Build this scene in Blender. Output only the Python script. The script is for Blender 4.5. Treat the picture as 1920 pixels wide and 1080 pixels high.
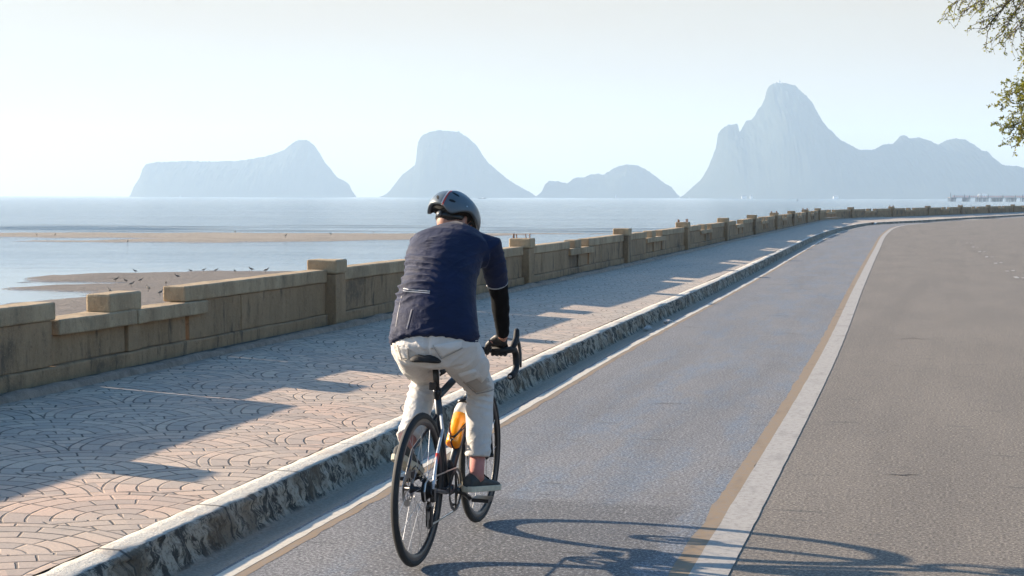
import bpy, bmesh, math, random
import numpy as np
from mathutils import Vector, Matrix, noise
from mathutils.bvhtree import BVHTree
for o in list(bpy.data.objects): bpy.data.objects.remove(o)
scene = bpy.context.scene
col = scene.collection
R = math.radians

# ---------------------------------------------------------------- camera
cam_d = bpy.data.cameras.new('camera'); cam = bpy.data.objects.new('camera', cam_d); col.objects.link(cam)
cam_d.sensor_width = 36; cam_d.lens = 3000/1920*36
cam_d.clip_start = .05; cam_d.clip_end = 30000
PITCH = math.atan(172/3000)
cam.matrix_world = Matrix.Translation((0, 0, 1.66)) @ Matrix.Rotation(R(90)-PITCH, 4, 'X') @ Matrix.Rotation(R(.13), 4, 'Z')
scene.camera = cam

# ---------------------------------------------------------------- light
SUN_EL, SUN_AZ = R(18.0), R(68.0)          # azimuth to the left of the view (+Y)
sun_dir = Vector((-math.sin(SUN_AZ)*math.cos(SUN_EL), math.cos(SUN_AZ)*math.cos(SUN_EL), math.sin(SUN_EL)))
sl = bpy.data.lights.new('sun', 'SUN'); sl.energy = 5.0; sl.angle = R(.55); sl.color = (1, .84, .66)
so = bpy.data.objects.new('sun', sl); col.objects.link(so)
so.rotation_euler = sun_dir.to_track_quat('Z', 'Y').to_euler()
world = bpy.data.worlds.new('World'); scene.world = world; world.use_nodes = True
wt = world.node_tree; bg = wt.nodes['Background']
sky = wt.nodes.new('ShaderNodeTexSky'); sky.sky_type = 'NISHITA'; sky.sun_disc = False
sky.sun_elevation = SUN_EL; sky.sun_rotation = -SUN_AZ; sky.air_density = 1.0; sky.dust_density = 1.0; sky.ozone_density = 1.4
hs = wt.nodes.new('ShaderNodeHueSaturation'); hs.inputs['Saturation'].default_value = 1.45; hs.inputs['Value'].default_value = 1.55
wt.links.new(sky.outputs[0], hs.inputs['Color'])
# the pale humid band low in the sky, a property of the sky itself (by elevation)
tc = wt.nodes.new('ShaderNodeTexCoord'); sx = wt.nodes.new('ShaderNodeSeparateXYZ'); wt.links.new(tc.outputs['Generated'], sx.inputs[0])
mr = wt.nodes.new('ShaderNodeMapRange'); mr.interpolation_type = 'SMOOTHSTEP'; wt.links.new(sx.outputs[2], mr.inputs[0])
mr.inputs[1].default_value = .11; mr.inputs[2].default_value = .34; mr.inputs[3].default_value = .95; mr.inputs[4].default_value = 0
mpn = wt.nodes.new('ShaderNodeVectorMath'); mpn.operation = 'MULTIPLY'; wt.links.new(tc.outputs['Generated'], mpn.inputs[0]); mpn.inputs[1].default_value = (1, 1, 6)
cn = wt.nodes.new('ShaderNodeTexNoise'); wt.links.new(mpn.outputs[0], cn.inputs['Vector']); cn.inputs['Scale'].default_value = 2.2; cn.inputs['Detail'].default_value = 5; cn.inputs['Roughness'].default_value = .5
cr = wt.nodes.new('ShaderNodeMapRange'); wt.links.new(cn.outputs[0], cr.inputs[0]); cr.inputs[1].default_value = .3; cr.inputs[2].default_value = .7; cr.inputs[3].default_value = .9; cr.inputs[4].default_value = 1.1
mxf = wt.nodes.new('ShaderNodeMath'); mxf.operation = 'MULTIPLY'; wt.links.new(mr.outputs[0], mxf.inputs[0]); wt.links.new(cr.outputs[0], mxf.inputs[1])
mx = wt.nodes.new('ShaderNodeMix'); mx.data_type = 'RGBA'; wt.links.new(mxf.outputs[0], mx.inputs[0]); wt.links.new(hs.outputs[0], mx.inputs[6])
dp = wt.nodes.new('ShaderNodeVectorMath'); dp.operation = 'DOT_PRODUCT'; wt.links.new(tc.outputs['Generated'], dp.inputs[0]); dp.inputs[1].default_value = (sun_dir.x, sun_dir.y, 0)
m2 = wt.nodes.new('ShaderNodeMapRange'); wt.links.new(dp.outputs['Value'], m2.inputs[0]); m2.inputs[1].default_value = -.2; m2.inputs[2].default_value = .9; m2.inputs[3].default_value = 1.0; m2.inputs[4].default_value = 1.15
bl = wt.nodes.new('ShaderNodeVectorMath'); bl.operation = 'SCALE'; bl.inputs[0].default_value = (4.1, 3.6, 2.85); wt.links.new(m2.outputs[0], bl.inputs['Scale']); wt.links.new(bl.outputs[0], mx.inputs[7])
wt.links.new(mx.outputs[2], bg.inputs[0])
bg.inputs[1].default_value = .055
scene.view_settings.view_transform = 'Standard'; scene.view_settings.look = 'None'
scene.view_settings.gamma = 1; scene.view_settings.exposure = 1.6
scene.cycles.max_bounces = 6; scene.cycles.volume_bounces = 2

# ---------------------------------------------------------------- node helper
class NT:
    def __init__(s, name):
        s.m = bpy.data.materials.new(name); s.m.use_nodes = True; s.t = s.m.node_tree
        s.b = s.t.nodes['Principled BSDF']; s.out = s.t.nodes['Material Output']
    def put(s, sock, v):
        if isinstance(v, bpy.types.NodeSocket): s.t.links.new(v, sock)
        elif isinstance(v, (tuple, list)):
            sock.default_value = tuple(v)+(1,) if len(v) == 3 and sock.type == 'RGBA' else tuple(v)
        else: sock.default_value = v
    def m_(s, op, a, b=None, c=None, clamp=False):
        n = s.t.nodes.new('ShaderNodeMath'); n.operation = op; n.use_clamp = clamp
        for i, v in enumerate((a, b, c)):
            if v is not None: s.put(n.inputs[i], v)
        return n.outputs[0]
    def coord(s, kind='Object'): return s.t.nodes.new('ShaderNodeTexCoord').outputs[kind]
    def uv(s):
        n = s.t.nodes.new('ShaderNodeSeparateXYZ'); s.t.links.new(s.coord('UV'), n.inputs[0]); return n.outputs[0], n.outputs[1]
    def sep(s, v):
        n = s.t.nodes.new('ShaderNodeSeparateXYZ'); s.t.links.new(v, n.inputs[0]); return n.outputs
    def comb(s, x, y, z=0.):
        n = s.t.nodes.new('ShaderNodeCombineXYZ')
        for i, v in enumerate((x, y, z)): s.put(n.inputs[i], v)
        return n.outputs[0]
    def scale(s, v, sc):
        n = s.t.nodes.new('ShaderNodeVectorMath'); n.operation = 'MULTIPLY'; s.put(n.inputs[0], v); n.inputs[1].default_value = sc; return n.outputs[0]
    def noise(s, v, sc, det=4, rough=.55, dist=0., out=0):
        n = s.t.nodes.new('ShaderNodeTexNoise'); s.put(n.inputs['Vector'], v)
        n.inputs['Scale'].default_value = sc; n.inputs['Detail'].default_value = det
        n.inputs['Roughness'].default_value = rough; n.inputs['Distortion'].default_value = dist
        return n.outputs[out]
    def voro(s, v, sc, feat='F1', out=0):
        n = s.t.nodes.new('ShaderNodeTexVoronoi'); n.feature = feat; s.put(n.inputs['Vector'], v); n.inputs['Scale'].default_value = sc
        return n.outputs[out]
    def ramp(s, f, a, b, lo=0., hi=1.):          # smooth step of f from a..b to lo..hi
        n = s.t.nodes.new('ShaderNodeMapRange'); n.interpolation_type = 'SMOOTHSTEP'
        s.put(n.inputs[0], f)
        for i, v in zip((1, 2, 3, 4), (a, b, lo, hi)): n.inputs[i].default_value = v
        return n.outputs[0]
    def mix(s, f, a, b, mode='MIX'):
        n = s.t.nodes.new('ShaderNodeMix'); n.data_type = 'RGBA'; n.blend_type = mode
        s.put(n.inputs[0], f); s.put(n.inputs[6], a); s.put(n.inputs[7], b); return n.outputs[2]
    def bump(s, h, dist=.01, strength=1., normal=None):
        n = s.t.nodes.new('ShaderNodeBump'); n.inputs['Strength'].default_value = strength; n.inputs['Distance'].default_value = dist
        s.put(n.inputs['Height'], h)
        if normal is not None: s.put(n.inputs['Normal'], normal)
        return n.outputs[0]
    def done(s, colr, rough=.7, normal=None, **kw):
        s.put(s.b.inputs['Base Color'], colr); s.put(s.b.inputs['Roughness'], rough)
        if normal is not None: s.put(s.b.inputs['Normal'], normal)
        for k, v in kw.items(): s.put(s.b.inputs[k.replace('_', ' ')], v)
        return s.m

def plain(name, c, rough=.6, var=.12, sc=30, bump=0., **kw):
    n = NT(name); co = n.coord(); f = n.noise(co, sc, 4)
    k = [x*(1-var) for x in c]; k2 = [min(1, x*(1+var)) for x in c]
    nb = n.bump(n.noise(co, sc*3, 5), bump) if bump else None
    return n.done(n.mix(n.ramp(f, .3, .7), k, k2), rough, nb, **kw)

# ---------------------------------------------------------------- mesh helper
class MB:
    def __init__(s): s.v = []; s.f = []; s.uv = None
    def add(s, vs, fs):
        k = len(s.v); s.v += [tuple(v) for v in vs]; s.f += [tuple(i+k for i in f) for f in fs]; return s
    def box(s, lo, hi, fr=None):
        p = [(x, y, z) for x in (lo[0], hi[0]) for y in (lo[1], hi[1]) for z in (lo[2], hi[2])]
        if fr: p = [fr(*q) for q in p]
        return s.add(p, [(0, 1, 3, 2), (4, 6, 7, 5), (0, 4, 5, 1), (2, 3, 7, 6), (0, 2, 6, 4), (1, 5, 7, 3)])
    def rings(s, rings, cap=True, closed=False):
        n = len(rings[0]); vs = [p for r in rings for p in r]; fs = []
        m = len(rings)
        for i in range(m if closed else m-1):
            for j in range(n):
                a = i*n+j; b = i*n+(j+1) % n; c = ((i+1) % m)*n+(j+1) % n; d = ((i+1) % m)*n+j
                fs.append((a, b, c, d))
        if cap and not closed:
            fs.append(tuple(range(n-1, -1, -1))); fs.append(tuple((m-1)*n+j for j in range(n)))
        return s.add(vs, fs)
    def tube(s, pts, rad, n=10, closed=False, up=None, cap=True):
        pts = [Vector(p) for p in pts]; m = len(pts)
        if not isinstance(rad, list): rad = [rad]*m
        rs = []; prev = None
        for i, p in enumerate(pts):
            if closed: t = pts[(i+1) % m]-pts[i-1]
            else: t = pts[min(i+1, m-1)]-pts[max(i-1, 0)]
            t.normalize()
            if prev is None:
                u = Vector(up) if up else (Vector((0, 0, 1)) if abs(t.z) < .9 else Vector((1, 0, 0)))
            else: u = prev
            u = (u-t*u.dot(t)).normalized(); prev = u; w = t.cross(u)
            r = rad[i]; ru, rw = (r if isinstance(r, (tuple, list)) else (r, r))
            rs.append([p+u*(ru*math.cos(2*math.pi*j/n))+w*(rw*math.sin(2*math.pi*j/n)) for j in range(n)])
        return s.rings(rs, cap, closed)
    def ball(s, c, r, n=12, m=8, mat=None):
        c = Vector(c); r = r if isinstance(r, (tuple, list)) else (r, r, r)
        rs = []
        for i in range(m+1):
            th = math.pi*(i+.02)/(m+.04)
            rs.append([Vector((r[0]*math.sin(th)*math.cos(2*math.pi*j/n), r[1]*math.sin(th)*math.sin(2*math.pi*j/n), -r[2]*math.cos(th))) for j in range(n)])
        rs = [[c+(mat @ p if mat else p) for p in q] for q in rs]
        return s.rings(rs)
    def lathe(s, prof, c, axis='y', n=24, cap=True):
        c = Vector(c); rs = []
        for (r, h) in prof:
            q = []
            for j in range(n):
                a = 2*math.pi*j/n; x, y = r*math.cos(a), r*math.sin(a)
                q.append(c+(Vector((x, h, y)) if axis == 'y' else Vector((x, y, h)) if axis == 'z' else Vector((h, x, y))))
            rs.append(q)
        return s.rings(rs, cap)
    def build(s, name, mat, parent=None, smooth=False, bevel=0, label=None, kind=None, mats=None):
        me = bpy.data.meshes.new(name); me.from_pydata(s.v, [], s.f)
        bm = bmesh.new(); bm.from_mesh(me); bmesh.ops.recalc_face_normals(bm, faces=bm.faces); bm.to_mesh(me); bm.free()
        if mat: me.materials.append(mat)
        if smooth: me.shade_smooth()
        o = bpy.data.objects.new(name, me); col.objects.link(o)
        if parent: o.parent = parent
        if bevel:
            b = o.modifiers.new('bevel', 'BEVEL'); b.width = bevel; b.segments = 2; b.limit_method = 'ANGLE'; b.angle_limit = R(40)
        if label: o['label'] = label
        if kind: o['kind'] = kind
        return o

def grid_mesh(name, P, mat, UV=None, smooth=True, kind=None, up=True):
    """P: array rows x cols x 3"""
    P = np.asarray(P, float); a, b = P.shape[:2]
    me = bpy.data.meshes.new(name)
    idx = np.arange(a*b).reshape(a, b)
    F = np.stack([idx[:-1, :-1], idx[:-1, 1:], idx[1:, 1:], idx[1:, :-1]], -1).reshape(-1, 4)
    me.from_pydata(P.reshape(-1, 3).tolist(), [], F.tolist())
    if UV is not None:
        l = me.uv_layers.new(name='UVMap'); li = np.zeros(len(me.loops), dtype=np.int32); me.loops.foreach_get('vertex_index', li)
        l.data.foreach_set('uv', np.asarray(UV, float).reshape(-1, 2)[li].ravel())
    if mat: me.materials.append(mat)
    if smooth: me.shade_smooth()
    me.update()
    if up and len(me.polygons):
        z = np.zeros(len(me.polygons)*3); me.polygons.foreach_get('normal', z)
        if z.reshape(-1, 3)[:, 2].sum() < 0: me.flip_normals()
    o = bpy.data.objects.new(name, me); col.objects.link(o)
    if kind: o['kind'] = kind
    return o

def empty(name, loc, rz=0., label=None, cat=None, group=None, parent=None):
    o = bpy.data.objects.new(name, None); col.objects.link(o); o.location = loc; o.rotation_euler = (0, 0, rz)
    o.empty_display_size = .1
    return tag(o, label, cat, group)
def tag(o, label=None, cat=None, group=None, kind=None):
    if label: o['label'] = label
    if cat: o['category'] = cat
    if group: o['group'] = group
    if kind: o['kind'] = kind
    return o
def nz(x, y=0., z=0.): return noise.noise((x, y, z))

# ---------------------------------------------------------------- the shore corridor (s along the wall, t across, to the right)
TH = R(15.0); AX, AY = -2.04, 17.5
def W(s, t): return (AX+math.sin(TH)*s+math.cos(TH)*t, AY+math.cos(TH)*s-math.sin(TH)*t)
def curve(T):
    xs, ts = zip(*T)
    xs = np.array(xs, float); ts = np.array(ts, float)
    d = np.gradient(ts, xs)
    def f(s):
        s = np.asarray(s, float); i = np.clip(np.searchsorted(xs, s)-1, 0, len(xs)-2); h = xs[i+1]-xs[i]; u = (s-xs[i])/h
        return (2*u**3-3*u**2+1)*ts[i]+(u**3-2*u**2+u)*h*d[i]+(-2*u**3+3*u**2)*ts[i+1]+(u**3-u**2)*h*d[i+1]
    return f
wallT = curve([(-60, 0), (0, 0), (17, 0), (26, -.1), (44, -.32), (60, -.45), (75, -.6), (82, -.6), (86, -.35), (93, .8), (103.5, 3.3), (121, 7.6), (149, 14), (200, 26), (330, 56)])
kerbT = curve([(-60, 3.5), (-10, 3.14), (-3.8, 2.98), (1, 2.83), (9, 2.68), (18, 2.48), (33, 2.07), (53, 1.62), (65, 1.63), (75, 1.9), (80, 2.2), (84, 2.85), (93, 4.97), (110, 8.3), (135, 13.7), (200, 29.5), (330, 60)])
wideT = curve([(-60, 5.8), (-9.5, 5.45), (-1, 5.33), (13.5, 4.97), (34.5, 4.48), (60, 3.98), (74, 4.0), (80, 4.25), (90, 5.6), (110, 9.6), (135, 15.2), (200, 31), (330, 62)])
SS = np.unique(np.concatenate([np.arange(-40, 22, .12), np.arange(22, 90, .4), np.arange(90, 330, 1.2)]))
ZW, ZK = .25, .122            # walk surface: at the wall, at the kerb
def walkz(s, t):
    a, b = wallT(s), kerbT(s); k = np.clip((t-a)/(b-a), -.3, 1.2); return ZW+(ZK-ZW)*k
def strip(name, mat, offs, z, kind='structure', s=SS, uvt0=None, bumpf=None):
    """offs: list of functions s->t ; z: list of z (number or function)"""
    P = []; UV = []
    for si in range(len(s)):
        pass
    rows = []; uvs = []
    for k, f in enumerate(offs):
        t = f(s); zz = z[k](s, t) if callable(z[k]) else np.full(len(s), z[k])
        X = AX+math.sin(TH)*s+math.cos(TH)*t; Y = AY+math.cos(TH)*s-math.sin(TH)*t
        rows.append(np.stack([X, Y, zz], -1)); uvs.append(np.stack([t-(uvt0(s) if uvt0 else 0), s], -1))
    P = np.stack(rows, 1); UV = np.stack(uvs, 1)
    if bumpf is not None: P[..., 2] += bumpf(UV)
    return grid_mesh(name, P, mat, UV, kind=kind)
# ================================================================= materials of the ground
def mat_paving():
    n = NT('stamped fan paving'); u0, v0 = n.uv(); co = n.comb(u0, v0); A_ = R(38)
    u = n.m_('ADD', n.m_('MULTIPLY', u0, math.cos(A_)), n.m_('MULTIPLY', v0, math.sin(A_))); v = n.m_('SUBTRACT', n.m_('MULTIPLY', v0, math.cos(A_)), n.m_('MULTIPLY', u0, math.sin(A_)))
    wob = n.noise(co, 2.5, 2, out=1); wx, wy, _ = n.sep(wob)
    u2 = n.m_('ADD', u, n.m_('MULTIPLY', n.m_('SUBTRACT', wx, .5), .05)); v2 = n.m_('ADD', v, n.m_('MULTIPLY', n.m_('SUBTRACT', wy, .5), .05))
    RR = .62
    q = n.m_('DIVIDE', v2, RR); j = n.m_('FLOOR', q); fy = n.m_('SUBTRACT', q, j)
    xo = n.m_('MULTIPLY', n.m_('MODULO', n.m_('ADD', j, 400), 2), .5)
    p = n.m_('ADD', n.m_('ADD', n.m_('DIVIDE', u2, 2*RR), xo), 50.)
    fx = n.m_('MULTIPLY', n.m_('SUBTRACT', n.m_('FRACT', p), .5), 2.)
    ci = n.m_('FLOOR', p)
    d1 = n.m_('SQRT', n.m_('ADD', n.m_('POWER', fx, 2.), n.m_('POWER', fy, 2.)))
    ins = n.m_('LESS_THAN', d1, 1.)
    afx = n.m_('ABSOLUTE', fx); dx = n.m_('SUBTRACT', 1., afx); dy = n.m_('ADD', fy, 1.)
    d2 = n.m_('SQRT', n.m_('ADD', n.m_('POWER', dx, 2.), n.m_('POWER', dy, 2.)))
    a1 = n.m_('ARCTAN2', fx, fy); a2 = n.m_('ARCTAN2', n.m_('MULTIPLY', dx, n.m_('SIGN', fx)), dy)
    def sel(a, b): return n.m_('ADD', n.m_('MULTIPLY', ins, a), n.m_('MULTIPLY', n.m_('SUBTRACT', 1., ins), b))
    d = sel(d1, d2); a = sel(a1, a2)
    rg = n.m_('MULTIPLY', d, 5.6); k = n.m_('FLOOR', rg); fr = n.m_('SUBTRACT', rg, k)
    er = n.m_('MINIMUM', fr, n.m_('SUBTRACT', 1., fr))           # distance to ring joint in rings (0.11 m)
    ar = n.m_('ADD', n.m_('DIVIDE', n.m_('MULTIPLY', a, n.m_('MULTIPLY', n.m_('ADD', k, .5), RR/5.6)), .2), n.m_('ADD', n.m_('MULTIPLY', k, .47), 40.))
    fa = n.m_('FRACT', ar); ea = n.m_('MULTIPLY', n.m_('MINIMUM', fa, n.m_('SUBTRACT', 1., fa)), 1.8)
    edge = n.m_('MULTIPLY', n.m_('ABSOLUTE', n.m_('SUBTRACT', d1, 1.)), 5.6)
    e = n.m_('MINIMUM', er, n.m_('MINIMUM', ea, edge))
    jn = n.noise(co, 14, 3)
    e = n.m_('ADD', e, n.m_('MULTIPLY', n.m_('SUBTRACT', jn, .5), .05))
    line = n.ramp(e, .025, .075, 1., 0.)
    cell = n.noise(n.comb(n.m_('ADD', n.m_('MULTIPLY', k, 3.1), n.m_('MULTIPLY', j, 7.7)), n.m_('MULTIPLY', n.m_('FLOOR', ar), 1.37), ci), 3.3, 0)
    big = n.noise(co, .9, 4); fine = n.noise(co, 60, 4, .7)
    base = n.mix(n.ramp(big, .35, .65), (.57, .44, .33), (.60, .415, .30))
    base = n.mix(n.m_('MULTIPLY', n.ramp(cell, .35, .65), .65), base, (.35, .29, .24))
    far = n.ramp(v0, -6., 8.)
    base = n.mix(n.m_('MULTIPLY', far, .6), base, (.50, .44, .36))
    base = n.mix(n.ramp(fine, .42, .8, 0., .5), base, (.22, .19, .16))
    mot = n.noise(co, 5., 6, .7); base = n.mix(n.ramp(mot, .52, .75, 0., .5), base, (.30, .26, .21))
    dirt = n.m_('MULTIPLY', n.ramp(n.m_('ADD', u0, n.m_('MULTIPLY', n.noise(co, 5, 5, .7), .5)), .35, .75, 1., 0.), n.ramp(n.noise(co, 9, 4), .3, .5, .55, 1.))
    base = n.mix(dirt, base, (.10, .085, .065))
    base = n.mix(n.m_('MULTIPLY', n.m_('MULTIPLY', line, .85), n.ramp(n.noise(co, 3.2, 5, .7), .34, .56, .3, 1.)), base, (.055, .045, .038))
    base = n.mix(n.ramp(n.noise(co, 1.4, 6, .75), .56, .70, 0., .4), base, (.20, .17, .14))
    h = n.m_('ADD', n.m_('MULTIPLY', line, -1.), n.m_('MULTIPLY', fine, .25))
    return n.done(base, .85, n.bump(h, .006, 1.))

def mat_asphalt(name, c1, c2, blue=False):
    n = NT(name); u, v = n.uv(); co = n.comb(u, v)
    st = n.noise(co, 60, 5, .8)
    big = n.noise(n.scale(co, (1.2, .35, 1)), 1.1, 5, .6)
    mid = n.noise(co, 9, 6, .75)
    base = n.mix(n.ramp(big, .3, .7), c1, c2)
    if blue:
        f = n.m_('MULTIPLY', n.ramp(n.noise(n.scale(co, (1.6, .3, 1)), 1.7, 6, .7), .43, .64), n.ramp(mid, .32, .6, .25, 1.))
        lane = n.m_('MULTIPLY', n.ramp(u, .25, .7), n.ramp(u, 2.1, 2.4, 1., 0.))
        base = n.mix(n.m_('MULTIPLY', n.m_('MULTIPLY', f, lane), .62), base, (.125, .215, .32))
        base = n.mix(n.ramp(n.noise(n.scale(co, (1.3, .5, 1)), 2.2, 6, .75), .52, .68, 0., .5), base, (.215, .19, .16))
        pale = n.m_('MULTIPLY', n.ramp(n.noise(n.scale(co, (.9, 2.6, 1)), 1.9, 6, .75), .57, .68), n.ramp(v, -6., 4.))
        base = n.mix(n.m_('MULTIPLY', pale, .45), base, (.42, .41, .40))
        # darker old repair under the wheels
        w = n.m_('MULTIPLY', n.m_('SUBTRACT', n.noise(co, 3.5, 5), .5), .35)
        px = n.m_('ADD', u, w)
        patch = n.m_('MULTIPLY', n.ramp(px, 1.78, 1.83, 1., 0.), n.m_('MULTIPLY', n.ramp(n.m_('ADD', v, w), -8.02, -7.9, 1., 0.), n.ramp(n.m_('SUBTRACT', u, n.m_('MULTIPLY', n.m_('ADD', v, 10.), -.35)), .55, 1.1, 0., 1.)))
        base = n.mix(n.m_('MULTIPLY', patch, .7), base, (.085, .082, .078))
    base = n.mix(n.ramp(mid, .48, .74, 0., .5), base, [x*.5 for x in c1]); base = n.mix(n.ramp(n.noise(n.scale(co, (1, .5, 1)), 22, 4, .8), .52, .66, 0., .4), base, [min(1, x*1.5) for x in c2])
    base = n.mix(n.ramp(n.noise(n.scale(co, (1.6, .08, 1)), 1.3, 3), .5, .68, 0., .28), base, [x*.6 for x in c1])
    g2 = n.noise(co, 130, 2, .6)
    base = n.mix(n.ramp(st, .43, .50, .78, 0.), base, [x*.25 for x in c1]); base = n.mix(n.ramp(st, .53, .60, 0., .62), base, [min(1, x*2.5) for x in c2])
    base = n.mix(n.ramp(g2, .45, .65, .35, 0.), base, [x*.3 for x in c1])
    crk = n.ramp(n.noise(n.scale(co, (.8, 5., 1)), 2.3, 3, .5), .655, .70)
    base = n.mix(n.m_('MULTIPLY', crk, .55), base, (.05, .048, .045))
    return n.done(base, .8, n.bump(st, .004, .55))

def mat_line(name, c, wear=.5, dirt=(.16, .15, .14)):
    n = NT(name); u, v = n.uv(); co = n.comb(u, v)
    f = n.noise(co, 24, 6, .8); g = n.noise(n.scale(co, (2, .6, 1)), 3.1, 4); st = n.noise(co, 90, 3, .8)
    base = n.mix(n.ramp(f, .44+.1*(1-wear), .68+.1*(1-wear), 0., .85), c, dirt)
    base = n.mix(n.ramp(g, .5, .75, 0., .55*wear), base, [x*.5 for x in c])
    base = n.mix(n.ramp(st, .50, .75, 0., .45), base, dirt)
    return n.done(base, .75, n.bump(st, .003, .4))

def mat_concrete(name, c, c2, dark=(.05, .045, .035), wet=.4, sc=1., bump=.012):
    n = NT(name); co = n.coord()
    a = n.noise(n.scale(co, (1, 1, .35)), 3.2*sc, 7, .68); b = n.noise(co, 22*sc, 5, .7); c_ = n.noise(n.scale(co, (1, 1, .25)), 9*sc, 4)
    base = n.mix(n.ramp(a, .32, .68), c, c2)
    base = n.mix(n.ramp(c_, .52, .78, 0., wet), base, dark); base = n.mix(n.ramp(n.noise(co, 1.1*sc, 5, .7), .50, .66, 0., wet*.75), base, [x*1.5 for x in dark]); base = n.mix(n.ramp(n.noise(n.scale(co, (1, 1, .6)), 2.1*sc, 6, .7), .58, .68, 0., .5), base, [x*1.1 for x in c2])
    base = n.mix(n.ramp(b, .50, .80, 0., .5), base, dark)
    base = n.mix(n.ramp(n.noise(co, 60*sc, 3), .55, .8, 0., .4), base, [min(1, x*1.6) for x in c2])
    return n.done(base, .9, n.bump(n.m_('ADD', b, n.m_('MULTIPLY', n.noise(co, 90*sc, 3), .5)), bump))

def mat_kerb():
    n = NT('worn painted kerb'); u, v = n.uv(); co = n.comb(v, u)      # u: distance down the profile, v: along
    s1 = n.noise(n.scale(co, (8, 5, 1)), 1.3, 7, .75, .7); s2 = n.noise(n.scale(co, (3, 2, 1)), 1., 4); s3 = n.noise(co, 45, 5, .75)
    fac = n.m_('MULTIPLY', n.ramp(u, .17, .195), n.ramp(u, .33, .40, 1., .25))
    top = n.mix(n.ramp(s3, .42, .72, 0., .7), (.60, .57, .50), (.33, .29, .24))
    top = n.mix(n.ramp(s2, .52, .62, 0., .5), top, (.45, .36, .28))
    face = n.mix(n.ramp(s1, .45, .53), (.055, .050, .042), (.44, .39, .31))
    face = n.mix(n.ramp(s2, .48, .60, 0., .75), face, (.17, .125, .08))
    face = n.mix(n.ramp(s3, .50, .62, 0., .6), face, (.04, .038, .032))
    gut = n.mix(n.ramp(s3, .3, .7), (.28, .22, .165), (.47, .38, .29))
    jt = n.m_('FRACT', n.m_('DIVIDE', v, 1.02)); jl = n.ramp(n.m_('MINIMUM', jt, n.m_('SUBTRACT', 1., jt)), .006, .014, 1., 0.)
    base = n.mix(n.ramp(n.m_('ADD', u, n.m_('MULTIPLY', n.m_('SUBTRACT', s3, .5), .03)), .152, .168), top, face); base = n.mix(n.m_('MULTIPLY', n.m_('MULTIPLY', jl, .8), n.ramp(u, .33, .36, 1., 0.)), base, (.03, .028, .025))
    base = n.mix(n.ramp(n.m_('ADD', u, n.m_('MULTIPLY', s1, .06)), .36, .40), base, gut)
    return n.done(base, .88, n.bump(n.m_('ADD', s3, n.m_('MULTIPLY', s1, 1.5)), .012))

M = {}
M['paving'] = mat_paving()
M['road'] = mat_asphalt('sun bleached asphalt', (.185, .158, .128), (.235, .20, .16))
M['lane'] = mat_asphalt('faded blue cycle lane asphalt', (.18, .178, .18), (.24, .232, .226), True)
M['white'] = mat_line('worn white road paint', (.37, .345, .31), .9, (.19, .17, .15)); M['fade'] = mat_line('nearly worn off paint', (.36, .34, .31), .9, (.22, .20, .18))
M['edge'] = mat_line('pale edge line paint', (.56, .51, .42), .6, (.27, .24, .2))
M['brown'] = mat_line('faded brown stripe', (.25, .175, .10), 1., (.20, .18, .165))
M['kerb'] = mat_kerb()
M['wall'] = mat_concrete('weathered brown concrete', (.27, .175, .092), (.39, .26, .145), (.05, .038, .027), .9)
M['coping'] = mat_concrete('weathered sandy coping', (.34, .24, .14), (.48, .36, .22), (.10, .08, .05), .5)
M['dirt'] = mat_concrete('gritty dirt edging', (.30, .235, .18), (.44, .34, .26), (.07, .055, .045), .4, 3., .02)
M['earth'] = mat_concrete('dry roadside earth', (.20, .16, .11), (.28, .23, .16), (.06, .07, .03), .5)
M['rust'] = plain('rusty rebar', (.12, .05, .025), .8)

# ================================================================= ground, road, walkway
f_ = lambda d, g: (lambda s: g(s)+d)
strip('ground', M['earth'], [f_(-.45, wallT), f_(0, kerbT), f_(12, wideT), f_(60, wideT), f_(900, wideT)], [-.25, -.25, -.06, -.05, .3], s=np.arange(-60, 330, 3.))
# seaward retaining face below the promenade
strip('embankment', M['wall'], [f_(-.42, wallT), f_(-.46, wallT), f_(-.9, wallT)], [.2, -.6, -3.4], s=np.arange(-40, 330, 1.5))
nt = 22
strip('sidewalk', M['paving'], [(lambda s, k=k: (wallT(s)-.42)*(1-k)+(kerbT(s)-.17)*k) for k in np.linspace(0, 1, nt)],
      [walkz]*nt, uvt0=wallT, bumpf=lambda UV: .006*np.sin(UV[..., 0]*2.1+UV[..., 1]*.9)*np.sin(UV[..., 1]*.37))
# low gritty edging beside the wall foot
MBe = MB()
rows = []; sE = SS[(SS > -14) & (SS < 100)]
for i, s in enumerate(sE):
    w0 = float(wallT(s)); n1 = nz(s*1.7, 3.), ; a = .26+.05*nz(s*.8, 9.); h = max(.01, .045+.03*nz(s*2.3, 1.)+.018*nz(s*9, 5.))
    q = []
    for (t, z) in ((a-.07, -.02), (a-.05, h*.8), (a, h), (a+.05+.02*nz(s*6, 2.), h*.75), (a+.075, -.02)):
        x, y = W(s, w0+t); q.append((x, y, float(walkz(s, w0+t))+z))
    rows.append(q)
grid_mesh('kerb_edging', rows, M['dirt'], kind='structure')
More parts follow.
